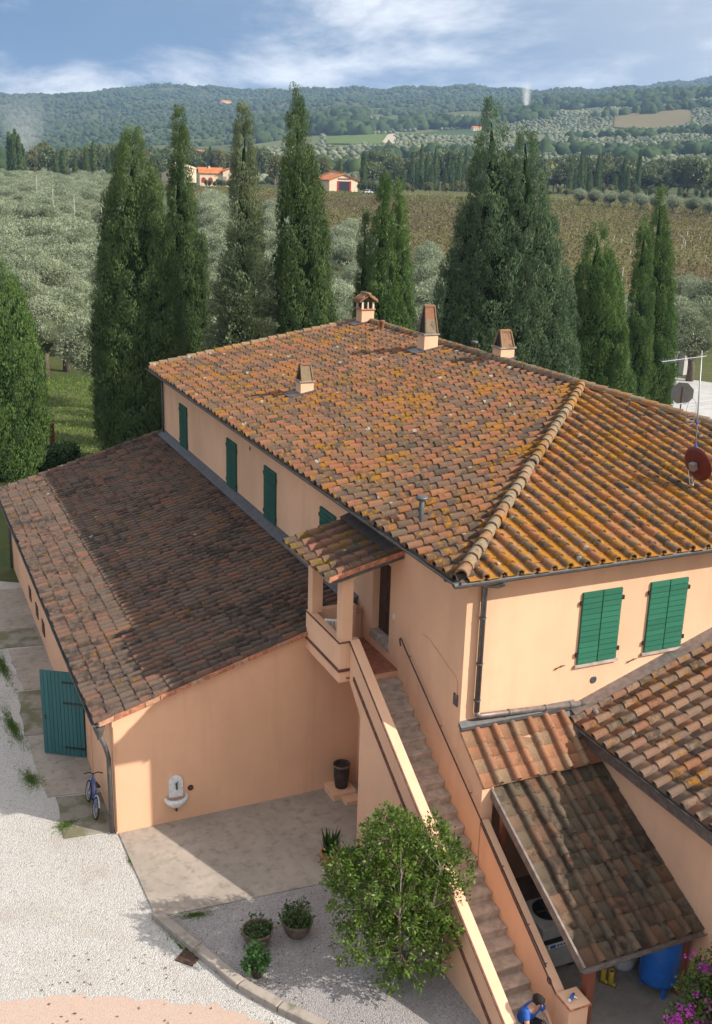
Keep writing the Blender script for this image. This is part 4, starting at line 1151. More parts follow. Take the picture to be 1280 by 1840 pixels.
p1 = at(463, 1695, z=.012); p2 = at(534, 1678, z=.012)
pot_plant('planter', 'round brown clay planter with sparse dark plant, nearer the kerb', (p1[0], p1[1], .012), BIGPOT, M_CLAYPOT, bushy(.34, .28, 60, 7, .09, .045, F_POTPLANT, 61))
pot_plant('planter', 'round brown clay planter with taller twiggy plant beside the patio edge', (p2[0], p2[1], .012), BIGPOT, M_CLAYPOT, bushy(.36, .50, 85, 7, .10, .045, F_POTPLANT, 62))
p3 = at(462, 1752, z=.012)
pot_plant('small_planter', 'small dark pot with soft bright green plant in front of the planters', (p3[0], p3[1], .012), [(0, 0), (.12, 0), (.16, .24), (.17, .26), (.15, .26), (.14, .23)], M_DARKPOT, bushy(.26, .62, 75, 8, .11, .06, F_FRESHGREEN, 63, .24))
p4 = at(592, 1552, z=.035)
def cactus(p):
    r = np.random.default_rng(64)
    n = 34
    a = r.uniform(0, 6.28, n)
    C = np.stack([.06 * np.cos(a), .06 * np.sin(a), np.full(n, .30)], 1)
    D = np.stack([np.cos(a) * r.uniform(.1, .6, n), np.sin(a) * r.uniform(.1, .6, n), np.ones(n)], 1)
    blades('leaves', C, D, np.stack([np.cos(a), np.sin(a), np.zeros(n)], 1), r.uniform(.35, .75, n), r.uniform(.09, .15, n), r.uniform(0, .7, n), F_POTPLANT, p, 'stuff')
pot_plant('succulent_pot', 'orange terracotta pot with upright dark broad leaves at the patio edge', (p4[0], p4[1], .035), [(0, 0), (.15, 0), (.21, .28), (.235, .30), (.235, .36), (.20, .36), (.19, .32)], M_TERRAPOT, cactus)
p5 = at(545, 1800, z=.012)

# drain cover
dc = at(340, 1720, z=.004)
dr = local_thing('drain_cover', 'square rusty iron drain cover set in the gravel', 'drain cover', (dc[0], dc[1], .004), .75)
MB().box((-.19, -.19, 0), (.19, .19, .012)).build('plate', M_IRON, dr)
for a, b in (((-.22, -.22, 0), (-.19, .22, .025)), ((.19, -.22, 0), (.22, .22, .025)), ((-.19, -.22, 0), (.19, -.19, .025)), ((-.19, .19, 0), (.19, .22, .025))):
    MB().box(a, b).build('frame_bar', M_IRON, dr)
for i in range(5): MB().box((-.15 + i * .065, -.15, .012), (-.12 + i * .065, .15, .020)).build('rib', M_IRON, dr)

# bicycle leaning against the annexe wall by the down pipe
M_BIKEBLUE = plain('bicycle_blue', (.04, .09, .34), .35, .1, 10, .5)
M_TYRE = plain('tyre_rubber', (.03, .03, .03), .9, .2, 20, .2)
M_BIKEWHITE = plain('bicycle_silver', (.5, .5, .55), .4, .1, 10, .5, .4)
bk = local_thing('bicycle', 'blue child bicycle leaning on the annexe corner by the down pipe', 'bicycle', (-7.16, 6.05, .028), 0.02, tilt=(0, math.radians(11)))
RW = .29
def ring(c, r, rr, n=26, m_=6):
    mb = MB(); P = [(c[0], c[1] + r * math.cos(t), c[2] + r * math.sin(t)) for t in np.linspace(0, 2 * math.pi, n + 1)]
    return mb.tube(P, rr, m_, cap=False)
for yy in (.30, 1.22):
    wh = ring((0, yy, RW), RW - .02, .024).build('wheel', M_TYRE, bk, True)
    ring((0, yy, RW), RW - .05, .010).build('rim', M_BIKEWHITE, wh, True)
    for t in np.linspace(0, math.pi, 7)[:-1]:
        MB().tube([(0, yy + (RW - .05) * math.cos(t), RW + (RW - .05) * math.sin(t)), (0, yy - (RW - .05) * math.cos(t), RW - (RW - .05) * math.sin(t))], .003, 4).build('spoke', M_BIKEWHITE, wh)
BB, ST, HD, RA, FA = (0, .72, .30), (0, .58, .72), (0, 1.10, .80), (0, .30, RW), (0, 1.22, RW)
frm = MB()
for a, b, r in ((BB, ST, .018), (BB, HD, .022), (ST, HD, .018), (RA, BB, .012), (RA, ST, .011)): frm.tube([a, b], r, 8)
frm.build('frame', M_BIKEBLUE, bk, True)
MB().tube([(0, 1.08, .86), HD, FA], .018, 8).build('fork', M_BIKEBLUE, bk, True)
MB().tube([(-.27, 1.00, .93), (-.12, 1.07, .93), (0, 1.08, .88), (.12, 1.07, .93), (.27, 1.00, .93)], .015, 7).build('handlebar', M_BLACK, bk, True)
MB().tube([ST, (0, .55, .84)], .013, 6).build('seat_post', M_BIKEWHITE, bk)
MB().hexa([(-.07, .40, .83), (.07, .40, .83), (.025, .70, .83), (-.025, .70, .83), (-.06, .41, .88), (.06, .41, .88), (.02, .69, .87), (-.02, .69, .87)]).build('saddle', M_BLACK, bk, bevel=.015)
MB().tube([(0, .30 + .33 * math.cos(t), RW + .33 * math.sin(t)) for t in np.linspace(.4, 2.6, 9)], .022, 5).build('mudguard', M_BIKEWHITE, bk, True)
ring((.03, .72, .30), .08, .010, 18).build('chainring', M_BLACK, bk)
for s in (-1, 1): MB().tube([(s * .04, .72, .30), (s * .05, .72 + s * .10, .30 - s * .10), (s * .13, .72 + s * .10, .30 - s * .10)], .012, 5).build('pedal', M_BLACK, bk)

# white slatted chair on the landing
ch = local_thing('slatted_chair', 'white slatted plastic armchair on the porch landing', 'chair', (-1.0, 4.75, LZ + .002), 2.6)
for x in (-.25, .25):
    for y in (-.22, .22): MB().tube([(x, y, 0), (x * .9, y * .9, .43)], .022, 6).build('leg', M_WHITE, ch)
MB().box((-.27, -.25, .42), (.27, .25, .455)).build('seat', M_WHITE, ch, bevel=.01)
for k in range(7):
    x = -.24 + k * .08
    MB().beam((x, .22, .46), (x, .38, 1.0), .045, .018, up=(0, 1, 0)).build('back_slat', M_WHITE, ch)
MB().beam((-.28, .385, 1.0), (.28, .385, 1.0), .03, .06).build('top_rail', M_WHITE, ch, bevel=.01)
for s in (-1, 1): MB().beam((s * .29, -.22, .66), (s * .29, .30, .68), .05, .03).build('armrest', M_WHITE, ch)

# under the shed roof: machine, tank, boots, sack
M_GREYBOX = plain('grey_white_metal', (.40, .40, .38), .55, .12, 5, .4)
M_LABEL = plain('blue_label', (.03, .12, .45), .5, .1, 12, .4)
M_BLUETANK = plain('blue_tank_paint', (.012, .13, .52), .35, .15, 5, .5)
M_YELLOW = plain('yellow_rubber', (.40, .28, .03), .5, .15, 8, .4)
M_SACK = plain('pale_sack', (.42, .42, .46), .85, .2, 9, .2, bump=.3)
ac = local_thing('condenser_unit', 'grey boxed condenser unit with round top fan under the shed roof', 'machine', (1.02, -2.55, .02))
MB().box((-.46, -.50, .06), (.46, .50, 1.12)).build('casing', M_GREYBOX, ac, bevel=.015)
MB().box((-.47, -.515, .74), (.47, -.5005, .86)).build('grille_strip', M_BLACK, ac)
lb = MB().box((-.30, -.518, .60), (.36, -.502, .71)).build('label_panel', M_WHITE, ac)
MB().box((-.26, -.523, .615), (-.12, -.5185, .695)).build('logo_mark', M_LABEL, lb)
for k in range(5): MB().box((-.08 + k * .08, -.523, .63), (-.03 + k * .08, -.5185, .68)).build('letter', M_LABEL, lb)
MB().lathe([(.33, 1.12), (.34, 1.17), (.30, 1.17), (.29, 1.13), (0, 1.125)], (0, 0.05, 0), 26).build('fan_shroud', M_BLACK, ac, True, sharp=40)
for k in range(4):
    t = k * math.pi / 2
    MB().obox((.14 * math.cos(t), .05 + .14 * math.sin(t), 1.145), (.12 * math.cos(t), .12 * math.sin(t), 0), (-.05 * math.sin(t), .05 * math.cos(t), .02), (0, 0, .004)).build('fan_blade', M_GUTTER, ac)
for x in (-.35, .35): MB().box((x - .06, -.5, 0), (x + .06, .5, .06)).build('foot', M_BLACK, ac)
tk = at(1187, 1775, z=.02)
tank = local_thing('pressure_tank', 'tall blue cylindrical pressure tank standing on legs under the shed', 'tank', (tk[0] - .05, tk[1] + .05, .016))
MB().lathe([(0, .14), (.20, .16), (.36, .24), (.42, .34), (.42, 1.55), (.36, 1.66), (.20, 1.74), (0, 1.76)], n=28).build('body', M_BLUETANK, tank, True)
MB().lathe([(.424, .90), (.428, .91), (.428, .94), (.424, .95)], n=28).build('weld_seam', M_BLUETANK, tank)
for k in range(3):
    t = k * 2.09 - 1.9
    MB().box((.33 * math.cos(t) - .035, .33 * math.sin(t) - .035, 0), (.33 * math.cos(t) + .035, .33 * math.sin(t) + .035, .30)).build('leg', M_BLUETANK, tank)
for i, (px, py) in enumerate(((1083, 1763), (1097, 1768))):
    q = at(px, py, z=.02)
    bt = local_thing('rubber_boot', ('left' if i == 0 else 'right') + ' of two upright yellow rubber boots on the shed floor', 'boot', (q[0], q[1], .016), .5, 'yellow boots')
    MB().lathe([(0, .02), (.06, .02), (.065, .10), (.058, .20), (.070, .36), (.060, .36), (.055, .30)], n=14).build('shaft', M_YELLOW, bt, True)
    MB().hexa([(-.045, -.13, 0), (.045, -.13, 0), (.05, .06, 0), (-.05, .06, 0), (-.035, -.11, .07), (.035, -.11, .07), (.045, .05, .12), (-.045, .05, .12)]).build('foot', M_YELLOW, bt, bevel=.02)
    MB().hexa([(-.05, -.135, -.001), (.05, -.135, -.001), (.055, .065, -.001), (-.055, .065, -.001), (-.05, -.135, .018), (.05, -.135, .018), (.055, .065, .018), (-.055, .065, .018)]).build('sole', M_BLACK, bt)
q = at(1128, 1742, z=.02)
sk = local_thing('sack', 'bulging pale sack standing beside the blue tank', 'sack', (q[0], q[1] + .15, .016))
sb = MB(); ns = 18
for j, (r, z) in enumerate(((0.02, 0), (.26, 0.01), (.31, .14), (.30, .32), (.25, .48), (.15, .58), (.10, .62), (.14, .70), (.02, .70))):
    for k in range(ns):
        t = 2 * math.pi * k / ns
        rr_ = r * (1 + .07 * math.sin(3 * t + j) + .04 * math.sin(5 * t + 2 * j))
        sb.v.append((rr_ * math.cos(t), rr_ * .8 * math.sin(t), z))
for j in range(8):
    for k in range(ns): sb.f.append((j * ns + k, j * ns + (k + 1) % ns, (j + 1) * ns + (k + 1) % ns, (j + 1) * ns + k))
sb.build('bag', M_SACK, sk, True)
MB().lathe([(.11, .60), (.115, .62), (.11, .64)], n=14).build('tie', M_YELLOW, sk)
# small thing on the pillar cap
nz = local_thing('hose_nozzle', 'small blue and white nozzle lying on the brick capped pillar', 'nozzle', (.13, -4.72, .922), .6)
MB().tube([(-.11, 0, .05), (.0, 0, .06), (.11, 0, .05)], [.03, .04, .022], 8).build('barrel', M_LABEL, nz, True)
MB().tube([(.02, 0, .05), (.05, -.10, .03)], .022, 7).build('grip', M_WHITE, nz, True)
MB().tube([(-.11, 0, .05), (-.15, .02, .05)], [.035, .03], 8).build('collar', M_WHITE, nz)

# ------------------------------------------------------------------ antenna mast with dish
an = thing('antenna_mast', 'thin roof mast with comb antenna, grid antenna and dark red satellite dish', 'antenna', (8.05, 2.3, 8.9))
MDISH = plain('dark_red_dish', (.12, .018, .018), .45, .12, 6, .4)
MST = plain('galvanised_steel', (.30, .30, .31), .4, .1, 9, .5, .5)
mt, mbx = np.array([7.78, 2.3, 12.45]), np.array([8.05, 2.3, 8.85])
MB().tube([mbx, mt], .018, 8).build('mast', MST, an, True)
for t in (.30, .47): 
    q = mbx + (mt - mbx) * t
    MB().tube([q, q + (mt - mbx) * .02], .038, 8).build('mast_clamp', M_LABEL, an)
bz = at(1258, 641, y=2.3)[2]; ql = at(1190, 650, y=2.0)
b0 = np.array([7.80, 2.3, bz]); b1 = np.array([ql[0], 2.0, ql[2]])
MB().tube([b0 + (b0 - b1) * .12, b1], .009, 6).build('antenna_boom', MST, an)
for k in range(12):
    q = b0 + (b1 - b0) * (.25 + .75 * k / 11)
    MB().tube([q + (-.06, -.16, -.02), q + (.06, .16, .02)], .007, 4).build('antenna_element', MST, an)
bq = at(1255, 722, y=2.3); bl = at(1206, 727, y=2.1); br = at(1285, 720, y=2.4)
MB().tube([bl, bq, br], .009, 6).build('cross_arm', MST, an)
gc = at(1242, 740, y=2.2)
gr = MB()
for k in range(9):
    t = -.9 + 1.8 * k / 8
    hw = .16 * math.sqrt(max(0.02, 1 - t * t))
    gr.tube([gc + (-hw, -.08 * (1 - t * t), t * .34), gc + (0, -.02, t * .34), gc + (hw, -.08 * (1 - t * t), t * .34)], .004, 4)
gr.tube([gc + (.16 * math.cos(t), 0, .34 * math.sin(t)) for t in np.linspace(0, 6.283, 21)], .006, 5)
gr.build('grid_reflector', MST, an)
dcn = at(1250, 836, y=2.05)
Nd_ = np.array([.95, .15, .30]); Nd_ /= np.linalg.norm(Nd_)
Ad = np.cross((0, 0, 1), Nd_); Ad /= np.linalg.norm(Ad); Bd = np.cross(Nd_, Ad)
dm = MB(); nd = 26
for j in range(6):
    r = j / 5
    for k in range(nd):
        t = 2 * math.pi * k / nd
        dm.v.append(tuple(dcn + Ad * .44 * r * math.cos(t) + Bd * .48 * r * math.sin(t) + Nd_ * .09 * r * r))
for j in range(5):
    for k in range(nd): dm.f.append((j * nd + k, j * nd + (k + 1) % nd, (j + 1) * nd + (k + 1) % nd, (j + 1) * nd + k))
dish = dm.build('satellite_dish', MDISH, an, True)
so = dish.modifiers.new('thick', 'SOLIDIFY'); so.thickness = .012
MB().tube([dcn - Bd * .40 + Nd_ * .05, dcn - Bd * .25 + Nd_ * .42], .012, 6).build('feed_arm', MST, dish)
MB().tube([dcn - Bd * .25 + Nd_ * .40, dcn - Bd * .20 + Nd_ * .50], .035, 8).build('feed_horn', M_GREYBOX, dish, True)
MB().obox(dcn - Nd_ * .09, Ad * .08, Bd * .10, Nd_ * .07).build('dish_bracket', MST, dish)
MB().tube([at(1237, 845, y=2.2), at(1240, 870, y=2.2), at(1246, 872, y=2.2), at(1244, 855, y=2.2)], .010, 5).build('cable', M_WHITE, an)

# ------------------------------------------------------------------ the person at the foot of the stairs
M_SKIN = plain('skin', (.42, .235, .165), .55, .06, 9, .35)
M_SHIRT = plain('blue_cotton_shirt', (.035, .10, .36), .9, .14, 7, .1, bump=.2, bscale=40)
M_TROUS = plain('dark_trousers', (.022, .022, .028), .9, .2, 7, .1)
M_HAIR = plain('dark_hair', (.014, .010, .008), .75, .3, 30, .3, bump=.5, bscale=60)
def skin_body(name, joints, edges, root, mat, parent, sub=2):
    me = bpy.data.meshes.new(name)
    names = list(joints)
    me.from_pydata([joints[k][:3] for k in names], [(names.index(a), names.index(b)) for a, b in edges], [])
    o = bpy.data.objects.new(name, me); link(o, parent)
    sk_ = o.modifiers.new('skin', 'SKIN'); sk_.use_smooth_shade = True
    o.modifiers.new('sub', 'SUBSURF').levels = sub
    o.modifiers['sub'].render_levels = sub
    for i, k in enumerate(names):
        rr_ = joints[k][3]
        d_ = me.skin_vertices[0].data[i]
        d_.radius = rr_ if isinstance(rr_, tuple) else (rr_, rr_)
        d_.use_root = (k == root)
    me.materials.append(mat)
    return o
hd = at(966, 1806, z=1.12)
pe = local_thing('person', 'person in a blue shirt crouching over at the foot of the stairs', 'person', (hd[0] - .0, hd[1] + .22, .016), .25)
# sitting low on the bottom steps, knees up, leaning forward; facing -Y
J = dict(pel=(0, .16, .43, .15), sp1=(0, .12, .58, .135), sp2=(0, .03, .74, .15), ch=(0, -.05, .87, .155), nk=(0, -.10, .99, .06), hdb=(0, -.15, 1.07, .075), hdm=(0, -.19, 1.14, .098), hdt=(0, -.20, 1.22, .080),
         ls=(-.19, -.05, .90, .072), le=(-.27, -.20, .68, .050), lw=(-.15, -.42, .60, .034), lh=(-.11, -.48, .58, .036),
         rs=(.19, -.05, .90, .072), re=(.30, -.18, .68, .050), rw=(.24, -.40, .50, .034), rh=(.22, -.46, .46, .036),
         lk=(-.15, -.28, .56, .075), la=(-.14, -.22, .10, .045), lf=(-.15, -.40, .045, .045), rk=(.15, -.28, .56, .075), ra=(.14, -.22, .10, .045), rf=(.15, -.40, .045, .045))
Eg = [('pel', 'sp1'), ('sp1', 'sp2'), ('sp2', 'ch'), ('ch', 'nk'), ('nk', 'hdb'), ('hdb', 'hdm'), ('hdm', 'hdt'), ('ch', 'ls'), ('ls', 'le'), ('le', 'lw'), ('lw', 'lh'), ('ch', 'rs'), ('rs', 're'), ('re', 'rw'), ('rw', 'rh'),
      ('pel', 'lk'), ('lk', 'la'), ('la', 'lf'), ('pel', 'rk'), ('rk', 'ra'), ('ra', 'rf')]
skin_body('body', J, Eg, 'pel', M_SKIN, pe)
def grow(q, g): return (q[0], q[1], q[2], q[3] + g)
T = {k: grow(J[k], .018) for k in ('pel', 'sp1', 'sp2', 'ch', 'ls', 'rs')}
for s, a, b in (('l', 'ls', 'le'), ('r', 'rs', 're')):
    m_ = tuple(J[a][i] * .35 + J[b][i] * .65 for i in range(3)); T[s + 'm'] = (*m_, .075)
skin_body('shirt', T, [('pel', 'sp1'), ('sp1', 'sp2'), ('sp2', 'ch'), ('ch', 'ls'), ('ch', 'rs'), ('ls', 'lm'), ('rs', 'rm')], 'pel', M_SHIRT, pe)
T = {k: grow(J[k], .016) for k in ('lk', 'la', 'rk', 'ra')}
T['pl'] = (0, .15, .41, .165)
skin_body('trousers', T, [('pl', 'lk'), ('lk', 'la'), ('pl', 'rk'), ('rk', 'ra')], 'pl', M_TROUS, pe)
hm = MB(); nh = 20
for j in range(9):
    ph = math.pi / 2 * (1 - j / 8 * 1.25)
    for k in range(nh):
        t = 2 * math.pi * k / nh
        wob = 1 + .05 * math.sin(5 * t + j) + .03 * math.sin(9 * t)
        back = .02 * math.sin(t)
        hm.v.append((.104 * math.cos(ph) * math.cos(t) * wob, -.185 + back + .118 * math.cos(ph) * math.sin(t) * wob, 1.165 + .125 * math.sin(ph) + (.05 if math.sin(t) < -.4 and j > 5 else 0)))
for j in range(8):
    for k in range(nh): hm.f.append((j * nh + k, j * nh + (k + 1) % nh, (j + 1) * nh + (k + 1) % nh, (j + 1) * nh + k))
hm.build('hair', M_HAIR, pe, True)
for s in (-1, 1):
    MB().lathe([(0, 0), (.022, .004), (.028, .014), (.016, .022), (0, .02)], (s * .095, -.17, 1.12), 10).build('ear', M_SKIN, pe, True)
    MB().lathe([(0, .0), (.012, .004), (.014, .012), (0, .018)], (s * .035, -.285, 1.135), 8).build('eye', M_HAIR, pe, True)
    hb = J['lh' if s < 0 else 'rh']
    for k, (dx_, ln) in enumerate(((-.03, .06), (-.012, .075), (.008, .072), (.026, .055))):
        MB().tube([(hb[0] + dx_, hb[1] - .02, hb[2]), (hb[0] + dx_ * 1.1, hb[1] - .02 - ln * .6, hb[2] - .012), (hb[0] + dx_ * 1.1, hb[1] - .02 - ln * .8, hb[2] - .045)], [.010, .009, .007], 6).build('finger', M_SKIN, pe, True)
    MB().tube([(hb[0] - s * .03, hb[1], hb[2]), (hb[0] - s * .055, hb[1] - .03, hb[2] - .01), (hb[0] - s * .05, hb[1] - .055, hb[2] - .02)], [.011, .010, .008], 6).build('thumb', M_SKIN, pe, True)
    ft_ = J['lf' if s < 0 else 'rf']
    MB().hexa([(ft_[0] - .05, ft_[1] - .10, 0), (ft_[0] + .05, ft_[1] - .10, 0), (ft_[0] + .045, ft_[1] + .20, 0), (ft_[0] - .045, ft_[1] + .20, 0), (ft_[0] - .04, ft_[1] - .08, .06), (ft_[0] + .04, ft_[1] - .08, .06), (ft_[0] + .04, ft_[1] + .19, .10), (ft_[0] - .04, ft_[1] + .19, .10)]).build('shoe', M_BLACK, pe, bevel=.02)
MB().hexa([(-.012, -.30, 1.09), (.012, -.30, 1.09), (.01, -.28, 1.09), (-.01, -.28, 1.09), (-.006, -.285, 1.14), (.006, -.285, 1.14), (.006, -.27, 1.14), (-.006, -.27, 1.14)]).build('nose', M_SKIN, pe, bevel=.005)
# ------------------------------------------------------------------ conifers
SLIM = [(0, .55), (.06, .85), (.18, 1.0), (.4, .92), (.6, .80), (.8, .56), (.93, .30), (1, .05)]
PLUMP = [(0, .55), (.06, .82), (.2, .98), (.42, 1.0), (.62, .86), (.8, .60), (.92, .32), (1, .03)]
CONE = [(0, .6), (.06, .9), (.15, 1.0), (.35, .90), (.55, .76), (.75, .54), (.9, .30), (1, .04)]
def interp_prof(prof, h):
    a = np.array(prof, float)
    return np.interp(h, a[:, 0], a[:, 1])
def cypress(name, label, base, H, prof, mat, seed, dens=4.6, feather=0.0, lean=(0.0, 0.0), tops=None, per=110, cat='cypress', group='cypress trees behind the farmhouse', blade=1.0):
    """plumes of scale leaves packed over a slim spindle; tops: extra leaders (dx, dy, height, radius)"""
    r = np.random.default_rng(seed)
    t = thing(name, label, cat, base, group)
    bx, by, bz = base
    MB().tube([(bx, by, bz - .3), (bx + lean[0] * .25, by + lean[1] * .25, bz + .25 * H), (bx + lean[0] * .8, by + lean[1] * .8, bz + .8 * H)], [max(.12, prof[2][1] * .10), max(.09, prof[2][1] * .07), .03], 8).build('trunk', M_BARK, t, True)
    spind = [(0.0, 0.0, H, prof, 1.0)]
    for (dx, dy, hh, k) in (tops or []):
        spind.append((dx, dy, hh, [(a_, b_ * prof[3][1] / .95) for a_, b_ in PLUMP] if len(tops) > 2 else prof, k))
    Cs, Ds, Ns, Ls, Ws, Ts = [], [], [], [], [], []
    core = MB()
    for si, (dx, dy, hh, pf, k) in enumerate(spind):
        hs = np.linspace(0.02, .985, 60)
        area = 2 * math.pi * np.trapz(interp_prof(pf, hs) * k, hs * hh)
        n = int((area + 1.6 * hh) * dens)
        cdf = np.cumsum(interp_prof(pf, hs) * k + .25); cdf = np.concatenate([[0], cdf]) / cdf[-1]
        h = np.interp(r.uniform(0, 1, n), cdf, np.concatenate([[.0], hs]))
        th = r.uniform(0, 2 * math.pi, n)
        lump = 1 + .07 * np.sin(3 * th + 9 * h + si + seed) + .07 * np.sin(5 * th - 17 * h + seed)
        rad = interp_prof(pf, h) * k * lump * r.uniform(.87, 1.0, n)
        out = np.stack([np.cos(th), np.sin(th), np.zeros(n)], 1)
        ori = np.array([bx + dx, by + dy, bz])
        B = ori + out * rad[:, None] + np.stack([lean[0] * h * hh / H, lean[1] * h * hh / H, h * hh], 1)
        fe = feather * np.clip(1.15 - h * 1.5, 0, 1)
        ax = out * (.14 + 1.2 * fe)[:, None] + np.array([0, 0, 1.0]) * (1 - .9 * fe)[:, None] + r.normal(0, .08, (n, 3))
        ax /= np.linalg.norm(ax, axis=1, keepdims=True)
        PL = r.uniform(.6, 1.15, n) * (.55 + .45 * np.clip(interp_prof(pf, h) * k / 1.2, .3, 1.2)) * (1 + .6 * fe)
        PR = PL * r.uniform(.26, .38, n)
        tint = np.clip(r.normal(.45, .22, n), 0, 1)
        # blades of each plume
        m_ = per
        u = r.uniform(0, 1, (n, m_)); ang = r.uniform(0, 2 * math.pi, (n, m_))
        e1 = np.cross(ax, out + r.normal(0, .05, (n, 3))); e1 /= (np.linalg.norm(e1, axis=1, keepdims=True) + 1e-9)
        e2 = np.cross(ax, e1)
        rd = e1[:, None] * np.cos(ang)[..., None] + e2[:, None] * np.sin(ang)[..., None]
        sh = np.sin(np.pi * (u * .86 + .10)) ** .8
        P = B[:, None] + ax[:, None] * ((u - .35) * PL[:, None])[..., None] + rd * (PR[:, None] * sh)[..., None]
        D = ax[:, None] * .95 + rd * .22 + r.normal(0, .16, (n, m_, 3))
        N = rd + out[:, None] * .35 + r.normal(0, .22, (n, m_, 3))
        Cs.append(P.reshape(-1, 3)); Ds.append(D.reshape(-1, 3)); Ns.append(N.reshape(-1, 3))
        Ls.append(np.repeat(PL, m_) * r.uniform(.11, .20, n * m_) * blade); Ws.append(np.repeat(PL, m_) * r.uniform(.045, .08, n * m_) * blade)
        Ts.append(np.clip(np.repeat(tint, m_) + r.normal(0, .12, n * m_) + (u.reshape(-1) - .5) * .35, 0, 1))
        pr_ = [(max(.01, float(interp_prof(pf, q)) * k * (.62 - .2 * q) * min(1, (.96 - q) / .22)), q * hh) for q in np.linspace(.0, .93, 16)]
        i0 = len(core.v)
        core.lathe(pr_, tuple(ori), 12)
        core.v[i0:] = [(x + lean[0] * (z - bz) / H, y + lean[1] * (z - bz) / H, z) for x, y, z in core.v[i0:]]
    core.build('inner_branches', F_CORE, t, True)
    o = blades('crown', np.concatenate(Cs), np.concatenate(Ds), np.concatenate(Ns), np.concatenate(Ls), np.concatenate(Ws), np.concatenate(Ts), mat, t)
    return t
def base_at(px, depth, z=-.05):
    p = CAM + ray(px, 720) * depth
    return (float(p[0]), float(p[1]), z)
def scale(p, r): return [(a, b * r) for a, b in p]
def tip_at(px, py, base):                          # the tip shows at this pixel, as far away as the base
    d = ray(px, py)
    dh = math.hypot(base[0] - CAM[0], base[1] - CAM[1])
    q = CAM + d * (dh / math.hypot(d[0], d[1]))
    return q
def cyp_px(name, label, px, top, depth, wpx, prof, mat, seed, **k):
    b = base_at(px, depth)
    q = tip_at(top[0], top[1], b)
    return cypress(name, label, b, float(q[2] - b[2]), scale(prof, wpx / 2 * depth / FPX), mat, seed, lean=(float(q[0] - b[0]), float(q[1] - b[1])), **k)
cyp_px('cypress_tree', 'broad dense cypress beside the far corner of the annexe roof', 250, (238, 222), 60, 138, PLUMP, F_CYP, 101, tops=[(.95, -.3, 15.4, .72), (-.75, .2, 14.2, .72)])
cyp_px('cypress_tree', 'tall slim cypress right of the broad one, with a small side spire', 334, (322, 184), 65, 62, SLIM, F_CYP, 102, tops=[(1.15, -.3, 13.2, .48)])
cyp_px('feathery_conifer', 'pale green conifer with feathery spreading lower boughs behind the house', 441, (438, 170), 57, 112, [(0, .9), (.08, 1.0), (.22, .98), (.40, .82), (.52, .64), (.62, .50), (.78, .36), (.92, .22), (1, .03)], F_FEATH, 103, feather=.9, cat='conifer', per=110)
cyp_px('cypress_tree', 'tallest tapering cypress in the middle, right of the feathery conifer', 556, (533, 154), 58, 116, CONE, F_CYP, 104, tops=[(.75, -.25, 12.4, .55)])
cyp_px('cypress_tree', 'small dark pointed cypress spire behind the tiled chimney', 652, (657, 374), 68, 42, CONE, F_CYP, 105)
cyp_px('cypress_tree', 'left of the two joined cypresses behind the tiled chimney', 688, (690, 306), 65, 60, SLIM, F_CYPYEL, 106)
cyp_px('cypress_tree', 'right of the two joined cypresses behind the tiled chimney', 727, (717, 318), 65.6, 50, SLIM, F_CYPYEL, 107)
cyp_px('cypress_tree', 'massive many-topped cypress standing right of the middle behind the ridge', 908, (882, 172), 66, 150, CONE, F_CYPBLUE, 108, tops=[(1.7, -.9, 20.2, .72), (3.0, -1.5, 14.8, .58), (-1.5, .6, 16.2, .58), (-2.6, 1.1, 12.4, .55), (.9, -1.3, 16.6, .58)], dens=3.2)
cyp_px('cypress_tree', 'short plump cypress right of the massive one above the hip roof', 1076, (1074, 400), 74, 120, CONE, F_CYPYEL, 109, tops=[(.5, -.3, 12.2, .7)])
cyp_px('cypress_tree', 'very slim cypress touching the tall one near the right edge', 1146, (1159, 384), 78, 46, SLIM, F_CYPYEL, 110)
cyp_px('cypress_tree', 'tall slim cypress beside the road near the right edge', 1184, (1186, 338), 80, 58, SLIM, F_CYPYEL, 111, tops=[(.5, .1, 14.0, .6)])
cyp_px('cypress_tree', 'bright green cypress cut off by the left edge of the picture', 4, (-6, 465), 58, 140, PLUMP, F_CYPYEL, 112)

# ------------------------------------------------------------------ olive trees
def lobes_mesh(name, mat, seed, rx, rz, zc, nl, per, L, W, lob=(.85, 1.35), up=.5):
    r = np.random.default_rng(seed)
    d = rnd_dirs(r, nl, .35)
    cen = d * np.array([rx, rx, rz]) * r.uniform(.45, .80, (nl, 1)); cen[:, 2] += zc
    lr = r.uniform(*lob, nl)
    n = nl * per
    dd = rnd_dirs(r, n, .35)
    rad = np.repeat(lr, per) * r.uniform(.75, 1.08, n)
    P = np.repeat(cen, per, 0) + dd * rad[:, None] * np.array([1, 1, .85])
    D = rnd_dirs(r, n, up) + dd * .35
    N = dd + r.normal(0, .38, (n, 3))
    D /= np.linalg.norm(D, axis=1, keepdims=True)
    S = np.cross(D, N); S /= (np.linalg.norm(S, axis=1, keepdims=True) + 1e-9)
    Lr, Wr = (L * r.uniform(.6, 1.3, n))[:, None], (W * r.uniform(.7, 1.25, n))[:, None]
    V = np.stack([P, P + D * Lr * .5 + S * Wr * .5, P + D * Lr, P + D * Lr * .5 - S * Wr * .5], 1).reshape(-1, 3)
    tint = np.clip(np.repeat(r.normal(.5, .2, nl), per) + r.normal(0, .2, n), 0, 1)
    # dark inner mass so that the crown is not see-through
    return V, np.arange(len(V)).reshape(-1, 4), np.repeat(tint, 4)
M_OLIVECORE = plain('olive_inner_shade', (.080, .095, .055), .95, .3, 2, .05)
M_BROADCORE = plain('broadleaf_inner_shade', (.022, .032, .014), .95, .3, 2, .05)
